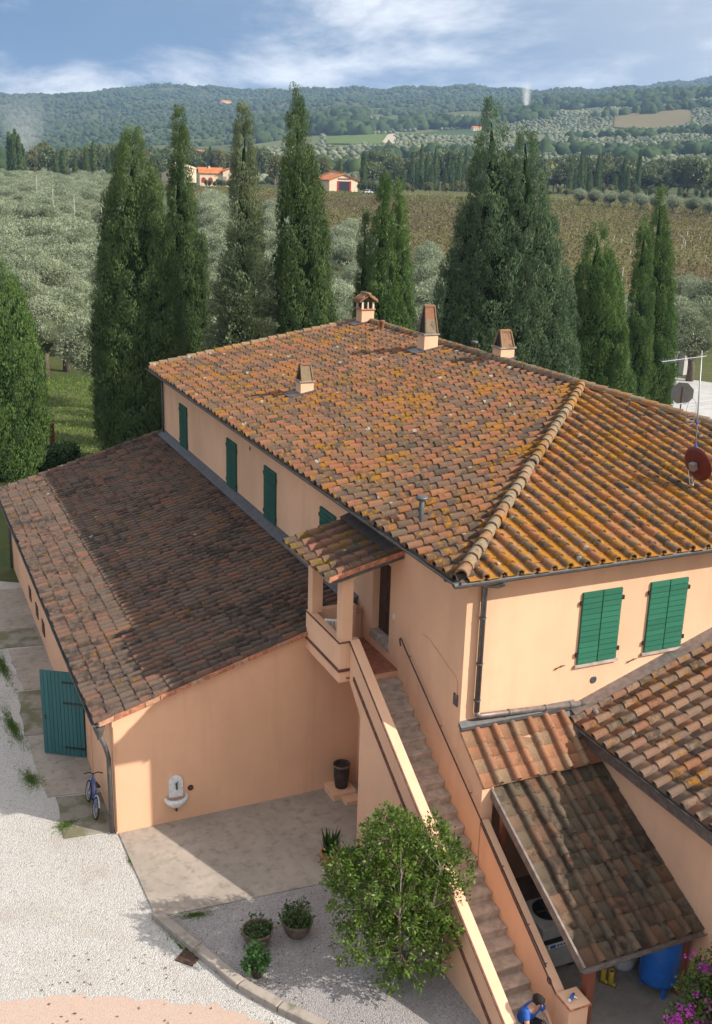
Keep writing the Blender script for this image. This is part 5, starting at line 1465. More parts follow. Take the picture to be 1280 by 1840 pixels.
def core_mesh(name, rx, rz, zc, mat, seed):
    r = np.random.default_rng(seed)
    mb = MB(); n, k = 9, 12
    for j in range(n):
        ph = -math.pi / 2 + math.pi * j / (n - 1)
        for i in range(k):
            t = 2 * math.pi * i / k
            w_ = 1 + .14 * math.sin(3 * t + seed) + .1 * math.sin(2 * t + 3 * j)
            mb.v.append((rx * math.cos(ph) * math.cos(t) * w_, rx * math.cos(ph) * math.sin(t) * w_, zc + rz * math.sin(ph)))
    for j in range(n - 1):
        for i in range(k): mb.f.append((j * k + i, j * k + (i + 1) % k, (j + 1) * k + (i + 1) % k, (j + 1) * k + i))
    return mb.mesh(name, mat, True)
def trunk_mesh(name, h, r0, seed, mat, fork=True):
    r = np.random.default_rng(seed); mb = MB()
    mb.tube([(0, 0, -.3), (r.normal(0, .05), r.normal(0, .05), h * .35), (r.normal(0, .1), r.normal(0, .1), h * .6)], [r0 * 1.3, r0, r0 * .8], 8)
    for k in range(4 if fork else 2):
        a = k * 1.57 + r.uniform(-.4, .4)
        mb.tube([(0, 0, h * .5), (math.cos(a) * h * .22, math.sin(a) * h * .22, h * .8), (math.cos(a) * h * .40, math.sin(a) * h * .40, h * 1.15)], [r0 * .65, r0 * .45, r0 * .15], 6)
    return mb.mesh(name, mat, True)
def tree_kind(tag_, mat, coremat, bark, nvar, seed, **k):
    out = []
    for i in range(nvar):
        V, F, T = lobes_mesh(tag_, mat, seed + i, k['rx'], k['rz'], k['zc'], k['nl'], k['per'], k['L'], k['W'], k['lob'], k.get('up', .5))
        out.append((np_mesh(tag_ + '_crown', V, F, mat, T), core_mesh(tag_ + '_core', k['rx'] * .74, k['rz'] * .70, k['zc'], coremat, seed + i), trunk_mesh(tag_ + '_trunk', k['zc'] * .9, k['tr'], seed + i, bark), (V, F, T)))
    return out
OL_NEAR = tree_kind('olive_near', F_OLIVE, M_OLIVECORE, M_BARK, 3, 201, rx=2.2, rz=1.9, zc=3.3, nl=22, per=900, L=.19, W=.05, lob=(.75, 1.25), tr=.22)
OL_FAR = tree_kind('olive_far', F_OLIVE, M_OLIVECORE, M_BARK, 3, 211, rx=2.2, rz=1.6, zc=2.7, nl=16, per=300, L=.28, W=.10, lob=(.85, 1.3), tr=.2)
BR = tree_kind('broadleaf', F_BROAD, M_BROADCORE, M_BARK, 4, 221, rx=3.6, rz=4.0, zc=6.5, nl=20, per=110, L=.9, W=.5, lob=(1.3, 2.2), tr=.28)
BRY = tree_kind('broadleaf_yellow', F_BROADY, M_BROADCORE, M_BARKPALE, 2, 231, rx=3.4, rz=3.8, zc=6.2, nl=20, per=110, L=.9, W=.5, lob=(1.2, 2.0), tr=.28)
def plant_tree(kind, v, loc, s, rz, name, label, cat, group, sz=None):
    cr, co, tr, _ = kind[v % len(kind)]
    t = bpy.data.objects.new(name, None); COL.objects.link(t)
    t.location = loc; t.rotation_euler = (0, 0, rz); t.scale = (s, s, sz or s)
    tag(t, label, cat, group)
    for nm, me in (('crown', cr), ('inner_crown', co), ('trunk', tr)):
        o = bpy.data.objects.new(nm, me); COL.objects.link(o); o.parent = t
    return t
rg = np.random.default_rng(17)
# the two large olives standing clear at the edge of the lawn
oa = at(180, 735, z=-.05)
plant_tree(OL_NEAR, 0, (oa[0], oa[1], -.05), 1.22, .4, 'olive_tree', 'large silvery olive with leaning trunk at the lawn edge beside the broad cypress', 'olive tree', None, 1.35)
ob = at(105, 700, z=-.05)
plant_tree(OL_NEAR, 1, (ob[0] , ob[1] + 6, -.05), 1.22, 2.2, 'olive_tree', 'large pale olive behind the leaning one, between lawn and orchard', 'olive tree', None, 1.25)
# orchard grid, nearest 300 as trees, the rest as one mass
pts = []
for px in np.arange(-90, 545, 1.0):
    pass
u_ = np.array([math.cos(.35), math.sin(.35)]); w_ = np.array([-u_[1], u_[0]])
for i in range(-40, 70):
    for j in range(-10, 80):
        q = np.array([-20.0, 60.0]) + u_ * i * 6.8 + w_ * j * 6.3 + rg.normal(0, .55, 2)
        dx, dy = q[0] - CAM[0], q[1] - CAM[1]
        d = math.hypot(dx, dy); fw, rt = dx * HF[0] + dy * HF[1], dx * HR[0] + dy * HR[1]
        if fw < 20: continue
        px = 640 + FPX * (rt / fw) / CP
        if d < 84 or d > 400 or px < -70 or px > 1000: continue
        far = np.interp(px, [-70, 190, 300, 350, 480, 600, 780, 1000], [395, 395, 380, 300, 275, 230, 165, 150])
        if d > far: continue
        if 0 < px < 215 and d < 92: continue
        if 205 < d < 222 and px < 300: continue                    # farm track through the orchard
        vis = (px < 195) or (342 < px < 398) or (455 < px < 520) or (590 < px < 665) or (735 < px < 820) or (965 < px < 1000)
        if not vis: continue
        pts.append((d, px, q[0], q[1]))
pts.sort()
LAB_O = 'rounded grey-green olive tree in the orchard rows left of and behind the cypresses'
for k, (d, px, x, y) in enumerate(pts[:300]):
    kind = OL_NEAR if d < 130 else OL_FAR
    plant_tree(kind, k, (x, y, float(terrain_z(x, y)) - .1), rg.uniform(.95, 1.25) * (1.16 if d < 130 else 1.04), rg.uniform(0, 6.28), 'olive_tree', LAB_O, 'olive tree', 'olives in the orchard rows')
print('olives', len(pts))
Vs, Fs, Ts, off = [], [], [], 0
for (d, px, x, y) in pts[300:]:
    V, F, T = OL_FAR[int(rg.integers(3))][3]
    sel = slice(0, len(V), 1)
    a = rg.uniform(0, 6.28); s = rg.uniform(.95, 1.25)
    R2 = np.array([[math.cos(a), -math.sin(a), 0], [math.sin(a), math.cos(a), 0], [0, 0, 1]])
    Vs.append((V @ R2.T) * s + (x, y, float(terrain_z(x, y)) - .1)); Fs.append(F + off); Ts.append(T); off += len(V)
if Vs:
    tag(np_obj('olive_orchard', np.concatenate(Vs), np.concatenate(Fs), F_OLIVE, np.concatenate(Ts)), 'far rows of the olive orchard reading as one grey-green mass', 'orchard', kind='stuff')
# olives by the road at the right, and the row standing in the vineyard
for k, (px, d, s, lab) in enumerate(((1262, 100, 1.35, 'dark olive beside the road at the right edge'), (1205, 112, 1.3, 'olive just right of the tall slim cypress near the road'), (1290, 122, 1.4, 'pale olive behind the roadside one at the right edge'), (1236, 132, 1.2, 'farther pale olive between cypress and right edge, at the vineyard edge'),
                                     (1040, 118, 1.2, 'pale olive glimpsed between the massive and the plump cypress'), (1120, 112, 1.2, 'dull olive glimpsed beside the white pole behind the cypresses'), (785, 110, 1.35, 'pale olive left of the massive cypress behind the roof'))):
    x, y, z = gp3(px, d, -.1)
    plant_tree(OL_NEAR, k, (x, y, z), s, k * 1.3, 'olive_tree', lab, 'olive tree', None)
for k, (px, d) in enumerate(((1027, 362), (1052, 358), (1082, 354), (1108, 350), (1138, 345), (1166, 341), (1196, 336), (1232, 331), (1264, 327))):
    x, y, z = gp3(px, d, -.1)
    plant_tree(OL_FAR, k, (x, y, z), 1.15, k * 1.1, 'olive_tree', 'small round olive tree in the single row crossing the far vineyard', 'olive tree', 'olive row in the vineyard')

# ------------------------------------------------------------------ shrub tree by the stairs
sb_ = thing('shrub_tree', 'glossy green leafy shrub tree growing beside the stair parapet', 'tree', (-2.25, -1.9, 0))
r = np.random.default_rng(301)
cen = [(-2.35, -1.9, 2.55, 1.25, 1.05, 1.2), (-1.75, -1.95, 1.75, 1.15, 1.0, 1.05), (-3.05, -1.75, 2.35, .85, .8, .85), (-2.1, -2.2, 1.0, 1.05, .9, .85), (-1.55, -1.7, 2.75, .75, .7, .8), (-2.55, -1.7, 3.45, .62, .6, .6), (-3.1, -2.0, 1.35, .7, .7, .6), (-1.15, -2.1, 2.5, .5, .6, .45), (-3.45, -1.6, 2.75, .55, .5, .5)]
tips = []; dirs = []
for (x, y, z, a, b, c) in cen:
    n = int(310 * a * c / 1.2)
    d = rnd_dirs(r, n, .15)
    q = r.uniform(.35, 1.0, n) ** .6
    tips.append(np.array([x, y, z]) + d * q[:, None] * np.array([a, b, c]) * (1 + .14 * np.sin(9 * d[:, :1] + 7 * d[:, 2:])))
    dirs.append(d)
tips = np.concatenate(tips); dirs = np.concatenate(dirs)
ok = (tips[:, 2] > .25) & ((tips[:, 0] < -1.40) | (tips[:, 2] > tz(tips[:, 1]) + .12))
tips, dirs = tips[ok], dirs[ok]
leaf_cluster(sb_, 'crown', tips, 15, .105, .047, F_SHRUB, 302, .055, .35, 'stuff', updir=dirs * .9)
br = MB()
stems = []
for k in range(6):
    a = k * 1.05
    m1 = np.array([-2.25 + .35 * math.cos(a), -1.9 + .35 * math.sin(a), .9]); m2 = np.array([-2.25 + .75 * math.cos(a), -1.9 + .65 * math.sin(a), 2.0]); m3 = np.array([-2.25 + .9 * math.cos(a), -1.9 + .8 * math.sin(a), 3.0])
    br.tube([(-2.25 + .08 * math.cos(a), -1.9 + .08 * math.sin(a), -.05), m1, m2, m3], [.055, .042, .028, .010], 7)
    stems += [m1, m2, m3, (m1 + m2) / 2, (m2 + m3) / 2]
stems = np.array(stems)
for i in range(0, len(tips), 5):
    j = np.argmin(np.linalg.norm(stems - tips[i] + (0, 0, .4), axis=1))
    mid = (stems[j] + tips[i]) / 2 + (0, 0, -.04)
    br.tube([stems[j], mid, tips[i]], [.012, .008, .004], 4, cap=False)
br.build('branches', M_BARKPALE, sb_, True)

# bougainvillea in the lower right corner
bo = thing('bougainvillea', 'bougainvillea with magenta flowers climbing in the lower right corner', 'shrub', (3.6, -6.6, 0))
r = np.random.default_rng(311)
tl = []; tf = []
for (px, py, dy, s, n, nf) in ((1262, 1735, -6.1, .26, 50, 14), (1240, 1775, -6.2, .26, 110, 5), (1272, 1800, -6.4, .40, 230, 8), (1216, 1815, -6.4, .18, 40, 12), (1190, 1832, -6.5, .13, 16, 14), (1255, 1840, -6.5, .40, 190, 8), (1276, 1705, -6.1, .14, 14, 14), (1300, 1775, -6.2, .42, 190, 10), (1290, 1850, -6.6, .55, 200, 20)):
    c = at(px + 14, py + 6, y=dy)
    tl.append(c + r.normal(0, 1, (n, 3)) * s * .6); tf.append(c + r.normal(0, 1, (nf, 3)) * s * .62 + (0, -.08, .06))
tl = np.concatenate(tl); tf = np.concatenate(tf)
leaf_cluster(bo, 'foliage', tl, 7, .085, .055, F_SHRUB, 312, .05, .3)
leaf_cluster(bo, 'flowers', tf, 18, .052, .05, F_FLOWER, 313, .035, .3)
st = MB()
for i in range(0, len(tl), 9):
    st.tube([(3.7 + r.normal(0, .15), -6.7, -.05 + r.uniform(0, .2)), (tl[i] + np.array([3.7, -6.7, .3])) / 2 + (0, 0, .15), tl[i]], [.014, .009, .004], 4, cap=False)
st.build('stems', M_BARK, bo)

# hedge, lawn post
hg_ = thing('clipped_hedge', 'low clipped green hedge at the left behind the annexe roof', 'hedge', (-5, 43.2, 0))
r = np.random.default_rng(321)
ha, hb = at(-60, 872, z=0), at(135, 826, z=0)
n = 5200
t_ = r.uniform(0, 1, n); q = r.uniform(-1, 1, (n, 2)); side = r.integers(0, 3, n)
wv = np.where(side == 0, -.55, np.where(side == 1, .55, q[:, 0] * .55)); hv = np.where(side == 2, .95, .05 + .45 * (q[:, 1] + 1))
dv = (hb - ha)[:2]; L_ = np.linalg.norm(dv); dv /= L_; nv_ = np.array([-dv[1], dv[0]])
C_ = np.stack([ha[0] + dv[0] * t_ * L_ + nv_[0] * wv, ha[1] + dv[1] * t_ * L_ + nv_[1] * wv, hv], 1) + r.normal(0, .07, (n, 3))
blades('hedge_leaves', C_, rnd_dirs(r, n, .6), rnd_dirs(r, n, .8), r.uniform(.14, .30, n), r.uniform(.07, .14, n), r.uniform(0, 1, n), F_HEDGE, hg_, 'stuff')
MB().beam((ha[0], ha[1], .45), (hb[0], hb[1], .45), .95, .85).build('inner_twigs', F_CORE, hg_)  # solid dark beam: shade within the hedge put into its colour
M_RUSTPOST = plain('rust_red_post', (.20, .065, .035), .85, .25, 6, .2)
po = at(96, 815, z=-.05)
rp = local_thing('lawn_post', 'rust red square post standing on the lawn behind the annexe', 'post', (po[0], po[1], -.06))
MB().box((-.13, -.13, -.2), (.13, .13, 1.85)).build('shaft', M_RUSTPOST, rp, bevel=.02)
MB().box((-.16, -.16, 1.85), (.16, .16, 1.92)).build('cap', M_RUSTPOST, rp, bevel=.02)
n = 14000
r = np.random.default_rng(331)
gx, gd = r.uniform(-40, 260, n), r.uniform(56, 92, n)
X_, Y_ = gp(gx, gd)
C_ = np.stack([X_, Y_, terrain_z(X_, Y_)], 1)
D_ = np.stack([r.normal(0, .5, n), r.normal(0, .5, n), np.ones(n)], 1)
ok = ~((X_ > -8) & (X_ < 16) & (Y_ < 28))
o = blades('lawn_grass', C_[ok], D_[ok], rnd_dirs(r, n, 0)[ok], r.uniform(.10, .30, n)[ok], r.uniform(.04, .09, n)[ok], r.uniform(0, 1, n)[ok], F_GRASS)
tag(o, 'green lawn grass beyond the annexe at the left', 'grass', kind='stuff')
# ------------------------------------------------------------------ vineyard plain
def patch_sheet(name, cols, near, far, mat, lift=.12, nu=40, nv=20, kind='structure'):
    px = np.linspace(cols[0], cols[-1], nu)
    a, b = np.interp(px, cols, near), np.interp(px, cols, far)
    V = []
    for j in range(nv + 1):
        d = a + (b - a) * j / nv
        x, y = gp(px, d); V.append(np.stack([x, y, terrain_z(x, y) + lift], 1))
    V = np.concatenate(V)
    I, J = np.meshgrid(np.arange(nv), np.arange(nu - 1), indexing='ij')
    F = np.stack([I * nu + J, I * nu + J + 1, (I + 1) * nu + J + 1, (I + 1) * nu + J], -1).reshape(-1, 4)
    return tag(np_obj(name, V, F, mat, smooth=True), kind=kind)
def soil(name, c, c2, row=0.0, rowcol=None, rot=0.0):
    g = G(name); v = g.pos()
    a = g.noise(v, .04, 4, .6); b = g.noise(v, .5, 4, .65)
    col = g.mix(g.rng(a, .35, .65), c, c2)
    col = g.mix(g.math('MULTIPLY', b, .4), col, tuple(x * .55 for x in c))
    if row:
        w_ = g.n('ShaderNodeTexWave'); g.set(w_.inputs['Vector'], g.mapv(v, (1, 1, 1), (0, 0, 0), (0, 0, rot)))
        w_.inputs['Scale'].default_value = row; w_.inputs['Distortion'].default_value = .4
        col = g.mix(g.rng(w_.outputs['Fac'], .45, .75), col, rowcol)
    g.bsdf(col, .95, .1)
    return g.m
M_VINESOIL = soil('vineyard_soil', (.098, .064, .038), (.125, .108, .044))
FC = [330, 480, 600, 780, 1000, 1320]
FN = [300, 278, 232, 168, 156, 152]
patch_sheet('vineyard', FC, FN, [402, 402, 404, 404, 402, 398], M_VINESOIL, .15, 60, 30)
r = np.random.default_rng(401)
Cv = []
for d in np.arange(150, 402, 2.4):
    step = 1.15 * FPX / d
    px = np.arange(335, 1310, step)
    px = px + r.normal(0, step * .25, len(px))
    ok = (d + 6 * np.sin(px / 170) > np.interp(px, FC, FN)) & (r.uniform(0, 1, len(px)) > .12)
    x, y = gp(px[ok], d + 6 * np.sin(px[ok] / 170) * .5 + r.normal(0, .25, ok.sum()))
    Cv.append(np.stack([x, y, terrain_z(x, y) + .35], 1))
Cv = np.concatenate(Cv)
print('vines', len(Cv))
pv_ = 7
n = len(Cv) * pv_
C_ = np.repeat(Cv, pv_, 0) + r.normal(0, .28, (n, 3)) * (1, 1, .8)
tn = np.clip(.42 + .35 * np.clip((np.hypot(Cv[:, 0] - CAM[0], Cv[:, 1] - CAM[1]) - 280) / 120, 0, 1) + .35 * np.sin(Cv[:, 0] / 29) * np.sin(Cv[:, 1] / 37) + r.normal(0, .25, len(Cv)), 0, 1)
o = blades('vine_rows', C_, rnd_dirs(r, n, .7), rnd_dirs(r, n, .7), r.uniform(.32, .66, n), r.uniform(.18, .38, n), np.repeat(tn, pv_), F_VINE)
tag(o, 'autumn coloured rows of low vines covering the far plain', 'vines', kind='stuff')
M_STAKE = plain('pale_stake', (.45, .42, .37), .8, .1, 3, .2)
sm = MB()
for k in range(70):
    px, d = r.uniform(600, 1290), r.uniform(160, 260)
    if d < np.interp(px, FC, FN) + 4: continue
    x, y, z = gp3(px, d)
    sm.box((x - .05, y - .05, z), (x + .05, y + .05, z + 1.3))
tag(sm.build('vine_stakes', M_STAKE), 'scattered pale stakes among the vines', 'stakes', kind='stuff')

# ------------------------------------------------------------------ far houses
M_FARWALL = plain('far_cream_wall', (.66, .53, .38), .9, .06, .5, .1)
M_FARROOF = plain('far_orange_roof', (.44, .155, .065), .9, .18, .8, .1)
M_FARRED = plain('far_red_shutter', (.34, .035, .03), .7, .1, 2, .2)
M_FARGLASS = plain('far_dark_opening', (.022, .022, .026), .4, .1, 2, .4)
def face_frame(px, d, dz=0.0):
    x, y, z = gp3(px, d, dz)
    v = np.array([x - CAM[0], y - CAM[1]]); v /= np.linalg.norm(v)
    return (x, y, z), math.atan2(-v[0], v[1])            # local +Y points away from the camera
def gable_house(root, w, dp, h, rise, axis='x', wall=None, roofm=None, over=.4, off=(0, 0)):
    wl = MB()
    x0, x1, y0, y1 = off[0] - w / 2, off[0] + w / 2, off[1], off[1] + dp
    if axis == 'x':
        ym = (y0 + y1) / 2
        wl.extrude([(x0, y0, -.5), (x0, y1, -.5), (x0, y1, h), (x0, ym, h + rise), (x0, y0, h)], (x1 - x0, 0, 0))
        wo_ = wl.build('wall', wall or M_FARWALL, root)
        s = rise / ((y1 - y0) / 2)
        rf = MB().extrude([(x0 - over, y0 - over, h - over * s + .05), (x0 - over, ym, h + rise + .05), (x0 - over, y1 + over, h - over * s + .05), (x0 - over, y1 + over, h - over * s + .25), (x0 - over, ym, h + rise + .25), (x0 - over, y0 - over, h - over * s + .25)], (x1 - x0 + 2 * over, 0, 0))
    else:
        xm = (x0 + x1) / 2
        wl.extrude([(x0, y0, -.5), (x1, y0, -.5), (x1, y0, h), (xm, y0, h + rise), (x0, y0, h)], (0, y1 - y0, 0))
        wo_ = wl.build('wall', wall or M_FARWALL, root)
        s = rise / ((x1 - x0) / 2)
        rf = MB().extrude([(x0 - over, y0 - over, h - over * s + .05), (xm, y0 - over, h + rise + .05), (x1 + over, y0 - over, h - over * s + .05), (x1 + over, y0 - over, h - over * s + .25), (xm, y0 - over, h + rise + .25), (x0 - over, y0 - over, h - over * s + .25)], (0, y1 - y0 + 2 * over, 0))
    return wo_, rf.build('roof', roofm or M_FARROOF, root)
def win(root, x, z, w, h, y=0.0, mat=None, arch=False, name='window'):
    P = [(x - w / 2, y - .06, z), (x + w / 2, y - .06, z)]
    if arch: P += [(x + w / 2 * math.cos(t), y - .06, z + h + w / 2 * math.sin(t)) for t in np.linspace(0, math.pi, 9)]
    else: P += [(x + w / 2, y - .06, z + h), (x - w / 2, y - .06, z + h)]
    return MB().extrude(P, (0, .05, 0)).build(name, mat or M_FARGLASS, root)
(lc, rz_) = face_frame(366, 415)
v1 = local_thing('villa', 'cream villa with orange roof and two arched red windows beyond the vineyard', 'house', lc, rz_ + .12)
_, rf = gable_house(v1, 8.5, 8, 4.6, 1.9, 'x', off=(-.6, 0))
MB().box((-1.2, 3.0, 6.0), (-.6, 3.6, 7.2)).build('chimney', M_FARWALL, rf)
for x in (-3.4, -.9): win(v1, x, 1.2, 1.7, 1.1, 0, M_FARRED, True)
MB().extrude([(3.6, -1.2, -.5), (9.6, -1.2, -.5), (9.6, -1.2, 4.8), (6.6, -1.2, 6.5), (3.6, -1.2, 5.4)], (0, 8, 0)).build('gable_wing', M_FARWALL, v1)
MB().extrude([(3.2, -1.6, 5.35), (6.6, -1.6, 6.6), (10.0, -1.6, 4.75), (10.0, -1.6, 4.98), (6.6, -1.6, 6.85), (3.2, -1.6, 5.6)], (0, 8.6, 0)).build('wing_roof', M_FARROOF, v1)
win(v1, 7.2, 3.2, 1.4, 1.1, -1.2, M_DOOR)
MB().extrude([(5.4, -2.4, 2.3), (9.8, -2.4, 3.1), (9.8, -2.4, 3.3), (5.4, -2.4, 2.5)], (0, 1.2, 0)).build('porch_roof', M_FARROOF, v1)
win(v1, 7.6, .1, 2.6, 1.8, -1.2)
MB().box((3.55, -1.28, -.4), (4.9, -1.21, 3.6)).build('stone_panel', M_KERB, v1)
(lc, rz_) = face_frame(601, 410)
v2 = local_thing('barn', 'cream gabled barn with dark open doorway and red doors beyond the vineyard', 'barn', lc, rz_ + .42)
gable_house(v2, 11.5, 14, 4.0, 2.0, 'y', over=.6)
win(v2, .2, 0, 4.6, 3.6, 0, M_FARGLASS, name='doorway')  # flat dark panel: shade inside the open barn put into its colour
for s in (-1, 1): win(v2, .2 + s * 2.5, 0, .7, 3.7, -.05, M_FARRED, name='door')
win(v2, .2, 4.1, 5.2, .6, 0, M_POST, name='lintel')
(lc, rz_) = face_frame(584, 436)
v3 = local_thing('farm_building', 'cream building with red-edged sloping roof showing behind the barn', 'building', lc, rz_ + .05)
gable_house(v3, 11, 8, 5.0, 2.0, 'y', over=.5)
win(v3, 0, 4.0, 1.0, .9, 0)
(lc, rz_) = face_frame(297, 540)
v4 = local_thing('long_farm_building', 'long pale building peeping out between the two left cypresses', 'building', lc, rz_ - .5)
gable_house(v4, 14, 9, 6.5, 2.2, 'y', M_FARWALL, M_FARWALL)
for x in (-4, -1, 2, 5): win(v4, x, 2.6, .9, 1.4, 0)
for (px, d, s, lab) in ((345, 1150, 1.0, 'tiny red roofed house on the hillside above the slim cypress'), (377, 900, 1.0, 'red roofed house half hidden by trees behind the villa'), (836, 1450, 1.0, 'small red roofed farmhouse on the hill left of the massive cypress'), (761, 2700, 1.7, 'lone pale house near the top of the central hill'), (1006, 1080, .9, 'small pale house among olive groves right of the massive cypress'), (268 + 125, 2850, 2.2, 'hamlet house on the left skyline')):
    (lc, rz_) = face_frame(px, d, 1.0)
    h_ = local_thing('hill_house', lab, 'house', lc, rz_ + random.uniform(-.5, .5))
    gable_house(h_, 12 * s, 8 * s, 4.5 * s, 2 * s, 'x')
    for x in (-3, 0, 3): win(h_, x * s, 1.5 * s, 1.2 * s, 1.6 * s, 0)
# parked cars beside the barn
def far_car(px, d, mat, lab):
    (lc, rz_) = face_frame(px, d)
    c = local_thing('parked_car', lab, 'car', lc, rz_ + .3, 'cars parked by the barn')
    MB().extrude([(-2.1, -.85, .35), (2.1, -.85, .35), (2.15, -.85, .75), (1.3, -.85, .92), (.7, -.85, 1.42), (-1.1, -.85, 1.45), (-1.9, -.85, .95), (-2.1, -.85, .8)], (0, 1.7, 0)).build('body', mat, c, bevel=.08)
    MB().extrude([(-1.55, -.87, .97), (1.1, -.87, .97), (.62, -.87, 1.36), (-1.05, -.87, 1.38)], (0, 1.74, 0)).build('windows', M_FARGLASS, c)
    for x in (-1.3, 1.3):
        for y in (-.82, .82):
            MB().tube([(x, y - .1, .32), (x, y + .1, .32)], .32, 14).build('wheel', M_TYRE, c)
far_car(643, 400, plain('car_white', (.7, .7, .72), .3, .03, 2, .5), 'white car parked behind shrubs right of the barn')
far_car(653, 402, plain('car_blue_grey', (.16, .22, .32), .3, .03, 2, .5), 'blue grey car parked next to the white one')
(lc, rz_) = face_frame(1035, 397)
rt_ = local_thing('red_tarpaulin', 'small bright red cover at the far edge of the vineyard', 'cover', lc, rz_)
MB().extrude([(-1.7, -.7, 0), (1.9, -.7, 0), (1.5, -.7, .8), (.3, -.7, 1.25), (-1.1, -.7, 1.0)], (0, 1.4, 0)).build('sheet', plain('bright_red_cover', (.62, .04, .03), .6, .1, 2, .3), rt_, bevel=.15)
# utility poles in the orchard and behind the cypresses
for (px, d, h, lab) in ((48, 270, 8.5, 'leftmost of the pale poles along the orchard track'), (76, 235, 7.5, 'second pale pole from the left along the orchard track'), (114, 218, 7.5, 'third pale pole from the left along the orchard track'), (163, 205, 7.5, 'rightmost pale pole along the orchard track'), (1117, 128, 7.2, 'white pole between the plump and the very slim cypress')):
    x, y, z = gp3(px, d)
    u = local_thing('utility_pole', lab, 'pole', (x, y, z - .1))
    MB().tube([(0, 0, -.4), (0, 0, h)], [.08, .06], 8).build('shaft', M_STAKE, u)
    MB().tube([(0, 0, h), (0, 0, h + .12)], .13, 8).build('cap', M_STAKE, u)
# road sign seen from behind, gate posts
sg = at(1218, 775, z=0)
s_ = local_thing('road_sign', 'octagonal road sign seen from behind beside the pale road', 'sign', (sg[0], sg[1], -.02), -0.72)
MB().tube([(0, 0, -.2), (0, 0, 3.2)], .05, 8).build('post', M_IRON, s_)
MB().extrude([(.82 * math.cos(t), .06, 2.75 + .82 * math.sin(t)) for t in np.linspace(0, 2 * math.pi, 9)[:-1] + math.pi / 8], (0, .03, 0)).build('plate', plain('grey_sign_back', (.16, .15, .145), .6, .1, 3, .3), s_)
for k, (px, lab) in enumerate(((1206, 'left of two grey gate posts at the road'), (1224, 'right of two grey gate posts at the road'))):
    q = at(px, 672, z=0)
    g_ = local_thing('gate_post', lab, 'post', (q[0], q[1], -.05), .4, 'gate posts at the road')
    MB().box((-.38, -.38, 0), (.38, .38, 2.0)).build('pier', M_ROADM, g_, bevel=.03)
    MB().box((-.46, -.46, 2.0), (.46, .46, 2.14)).build('cap', M_ROADM, g_, bevel=.03)

# ------------------------------------------------------------------ far cypresses and trees, each its own thing
def far_cypress_mesh(seed):
    r = np.random.default_rng(seed)
    n = 900
    h = r.uniform(0, 1, n) ** .9; th = r.uniform(0, 6.28, n)
    rad = np.interp(h, [0, .1, .5, .85, 1], [.7, 1.0, .9, .45, .03]) * r.uniform(.8, 1.05, n)
    out = np.stack([np.cos(th), np.sin(th), np.zeros(n)], 1)
    P = out * rad[:, None] + np.stack([np.zeros(n), np.zeros(n), h * 11], 1)
    D = np.array([0, 0, 1.0]) + out * .3 + r.normal(0, .2, (n, 3)); D /= np.linalg.norm(D, axis=1, keepdims=True)
    S = np.cross(D, out + r.normal(0, .4, (n, 3))); S /= np.linalg.norm(S, axis=1, keepdims=True)
    L, W = r.uniform(.6, 1.1, n)[:, None], r.uniform(.22, .42, n)[:, None]
    V = np.stack([P, P + D * L * .5 + S * W * .5, P + D * L, P + D * L * .5 - S * W * .5], 1).reshape(-1, 3)
    return np_mesh('far_cypress_crown', V, np.arange(len(V)).reshape(-1, 4), F_CYP, np.repeat(r.uniform(.1, .8, n), 4))
FCM = [far_cypress_mesh(501 + k) for k in range(2)]
FCC = MB().lathe([(.5, .3), (.75, 1.2), (.68, 5.5), (.33, 9.3), (.02, 10.6)], n=8).mesh('far_cypress_core', F_CORE, True)
FCT = MB().tube([(0, 0, -.5), (0, 0, 4)], .14, 6).mesh('far_cypress_trunk', M_BARK)
def far_cypress(px, d, h, w_, lab, grp):
    x, y, z = gp3(px, d, -.1)
    t = local_thing('far_cypress', lab, 'cypress', (x, y, z), px * .37, grp)
    t.scale = (w_, w_, h / 11)
    for nm, me in (('crown', FCM[int(px) % 2]), ('inner_branches', FCC), ('trunk', FCT)):
        o = bpy.data.objects.new(nm, me); COL.objects.link(o); o.parent = t
for px, d, h in ((3, 470, 17), (9, 468, 16), (14, 474, 18), (20, 470, 16), (26, 476, 13)): far_cypress(px, d, h, 1.3, 'dark slim cypress in the tight far row at the left edge', 'cypress row at the left edge')
for px, d, h in ((84, 440, 9), (97, 445, 11), (119, 440, 8), (139, 425, 12), (153, 430, 14), (179, 420, 10), (187, 421, 12), (195, 420, 12)): far_cypress(px, d, h, 1.15, 'small far cypress standing above the orchard at the left', 'far cypresses above the orchard')
for px, d, h in ((356, 620, 15), (362, 622, 17)): far_cypress(px, d, h, 1.4, 'one of two slim far cypresses above the villa roof', 'far cypress pair above the villa')
far_cypress(594, 445, 11, 1.2, 'far cypress rising just behind the barn roof', None)
far_cypress(636, 430, 14, 1.3, 'slim far cypress right of the barn', None)
for k, px in enumerate((712, 720, 729, 738, 749, 757, 766, 771, 779, 786, 793, 801, 808, 815, 822, 1003, 1012, 1024, 1031, 1043, 1057, 1062, 1084, 1100, 1108, 1128)):
    far_cypress(px + (k * 13) % 7 - 3, 478 + (k * 37) % 26, 8.5 + (k * 29) % 11, 1.1 + .05 * (k % 6), 'dark far cypress in the row along the back of the vineyard', 'cypress row behind the vineyard')
r = np.random.default_rng(511)
def near_wood(px0, px1, n, d0, d1, s0, s1, lab, grp, yel=.15):
    for k in range(n):
        px = px0 + (px1 - px0) * (k + r.uniform(.1, .9)) / n; d = r.uniform(d0, d1)
        x, y, z = gp3(px, d, -.2)
        kd = BRY if r.uniform() < yel else BR
        plant_tree(kd, int(r.integers(4)), (x, y, z), r.uniform(s0, s1), r.uniform(0, 6.28), 'far_tree', lab, 'tree', grp, r.uniform(s0, s1) * 1.15)
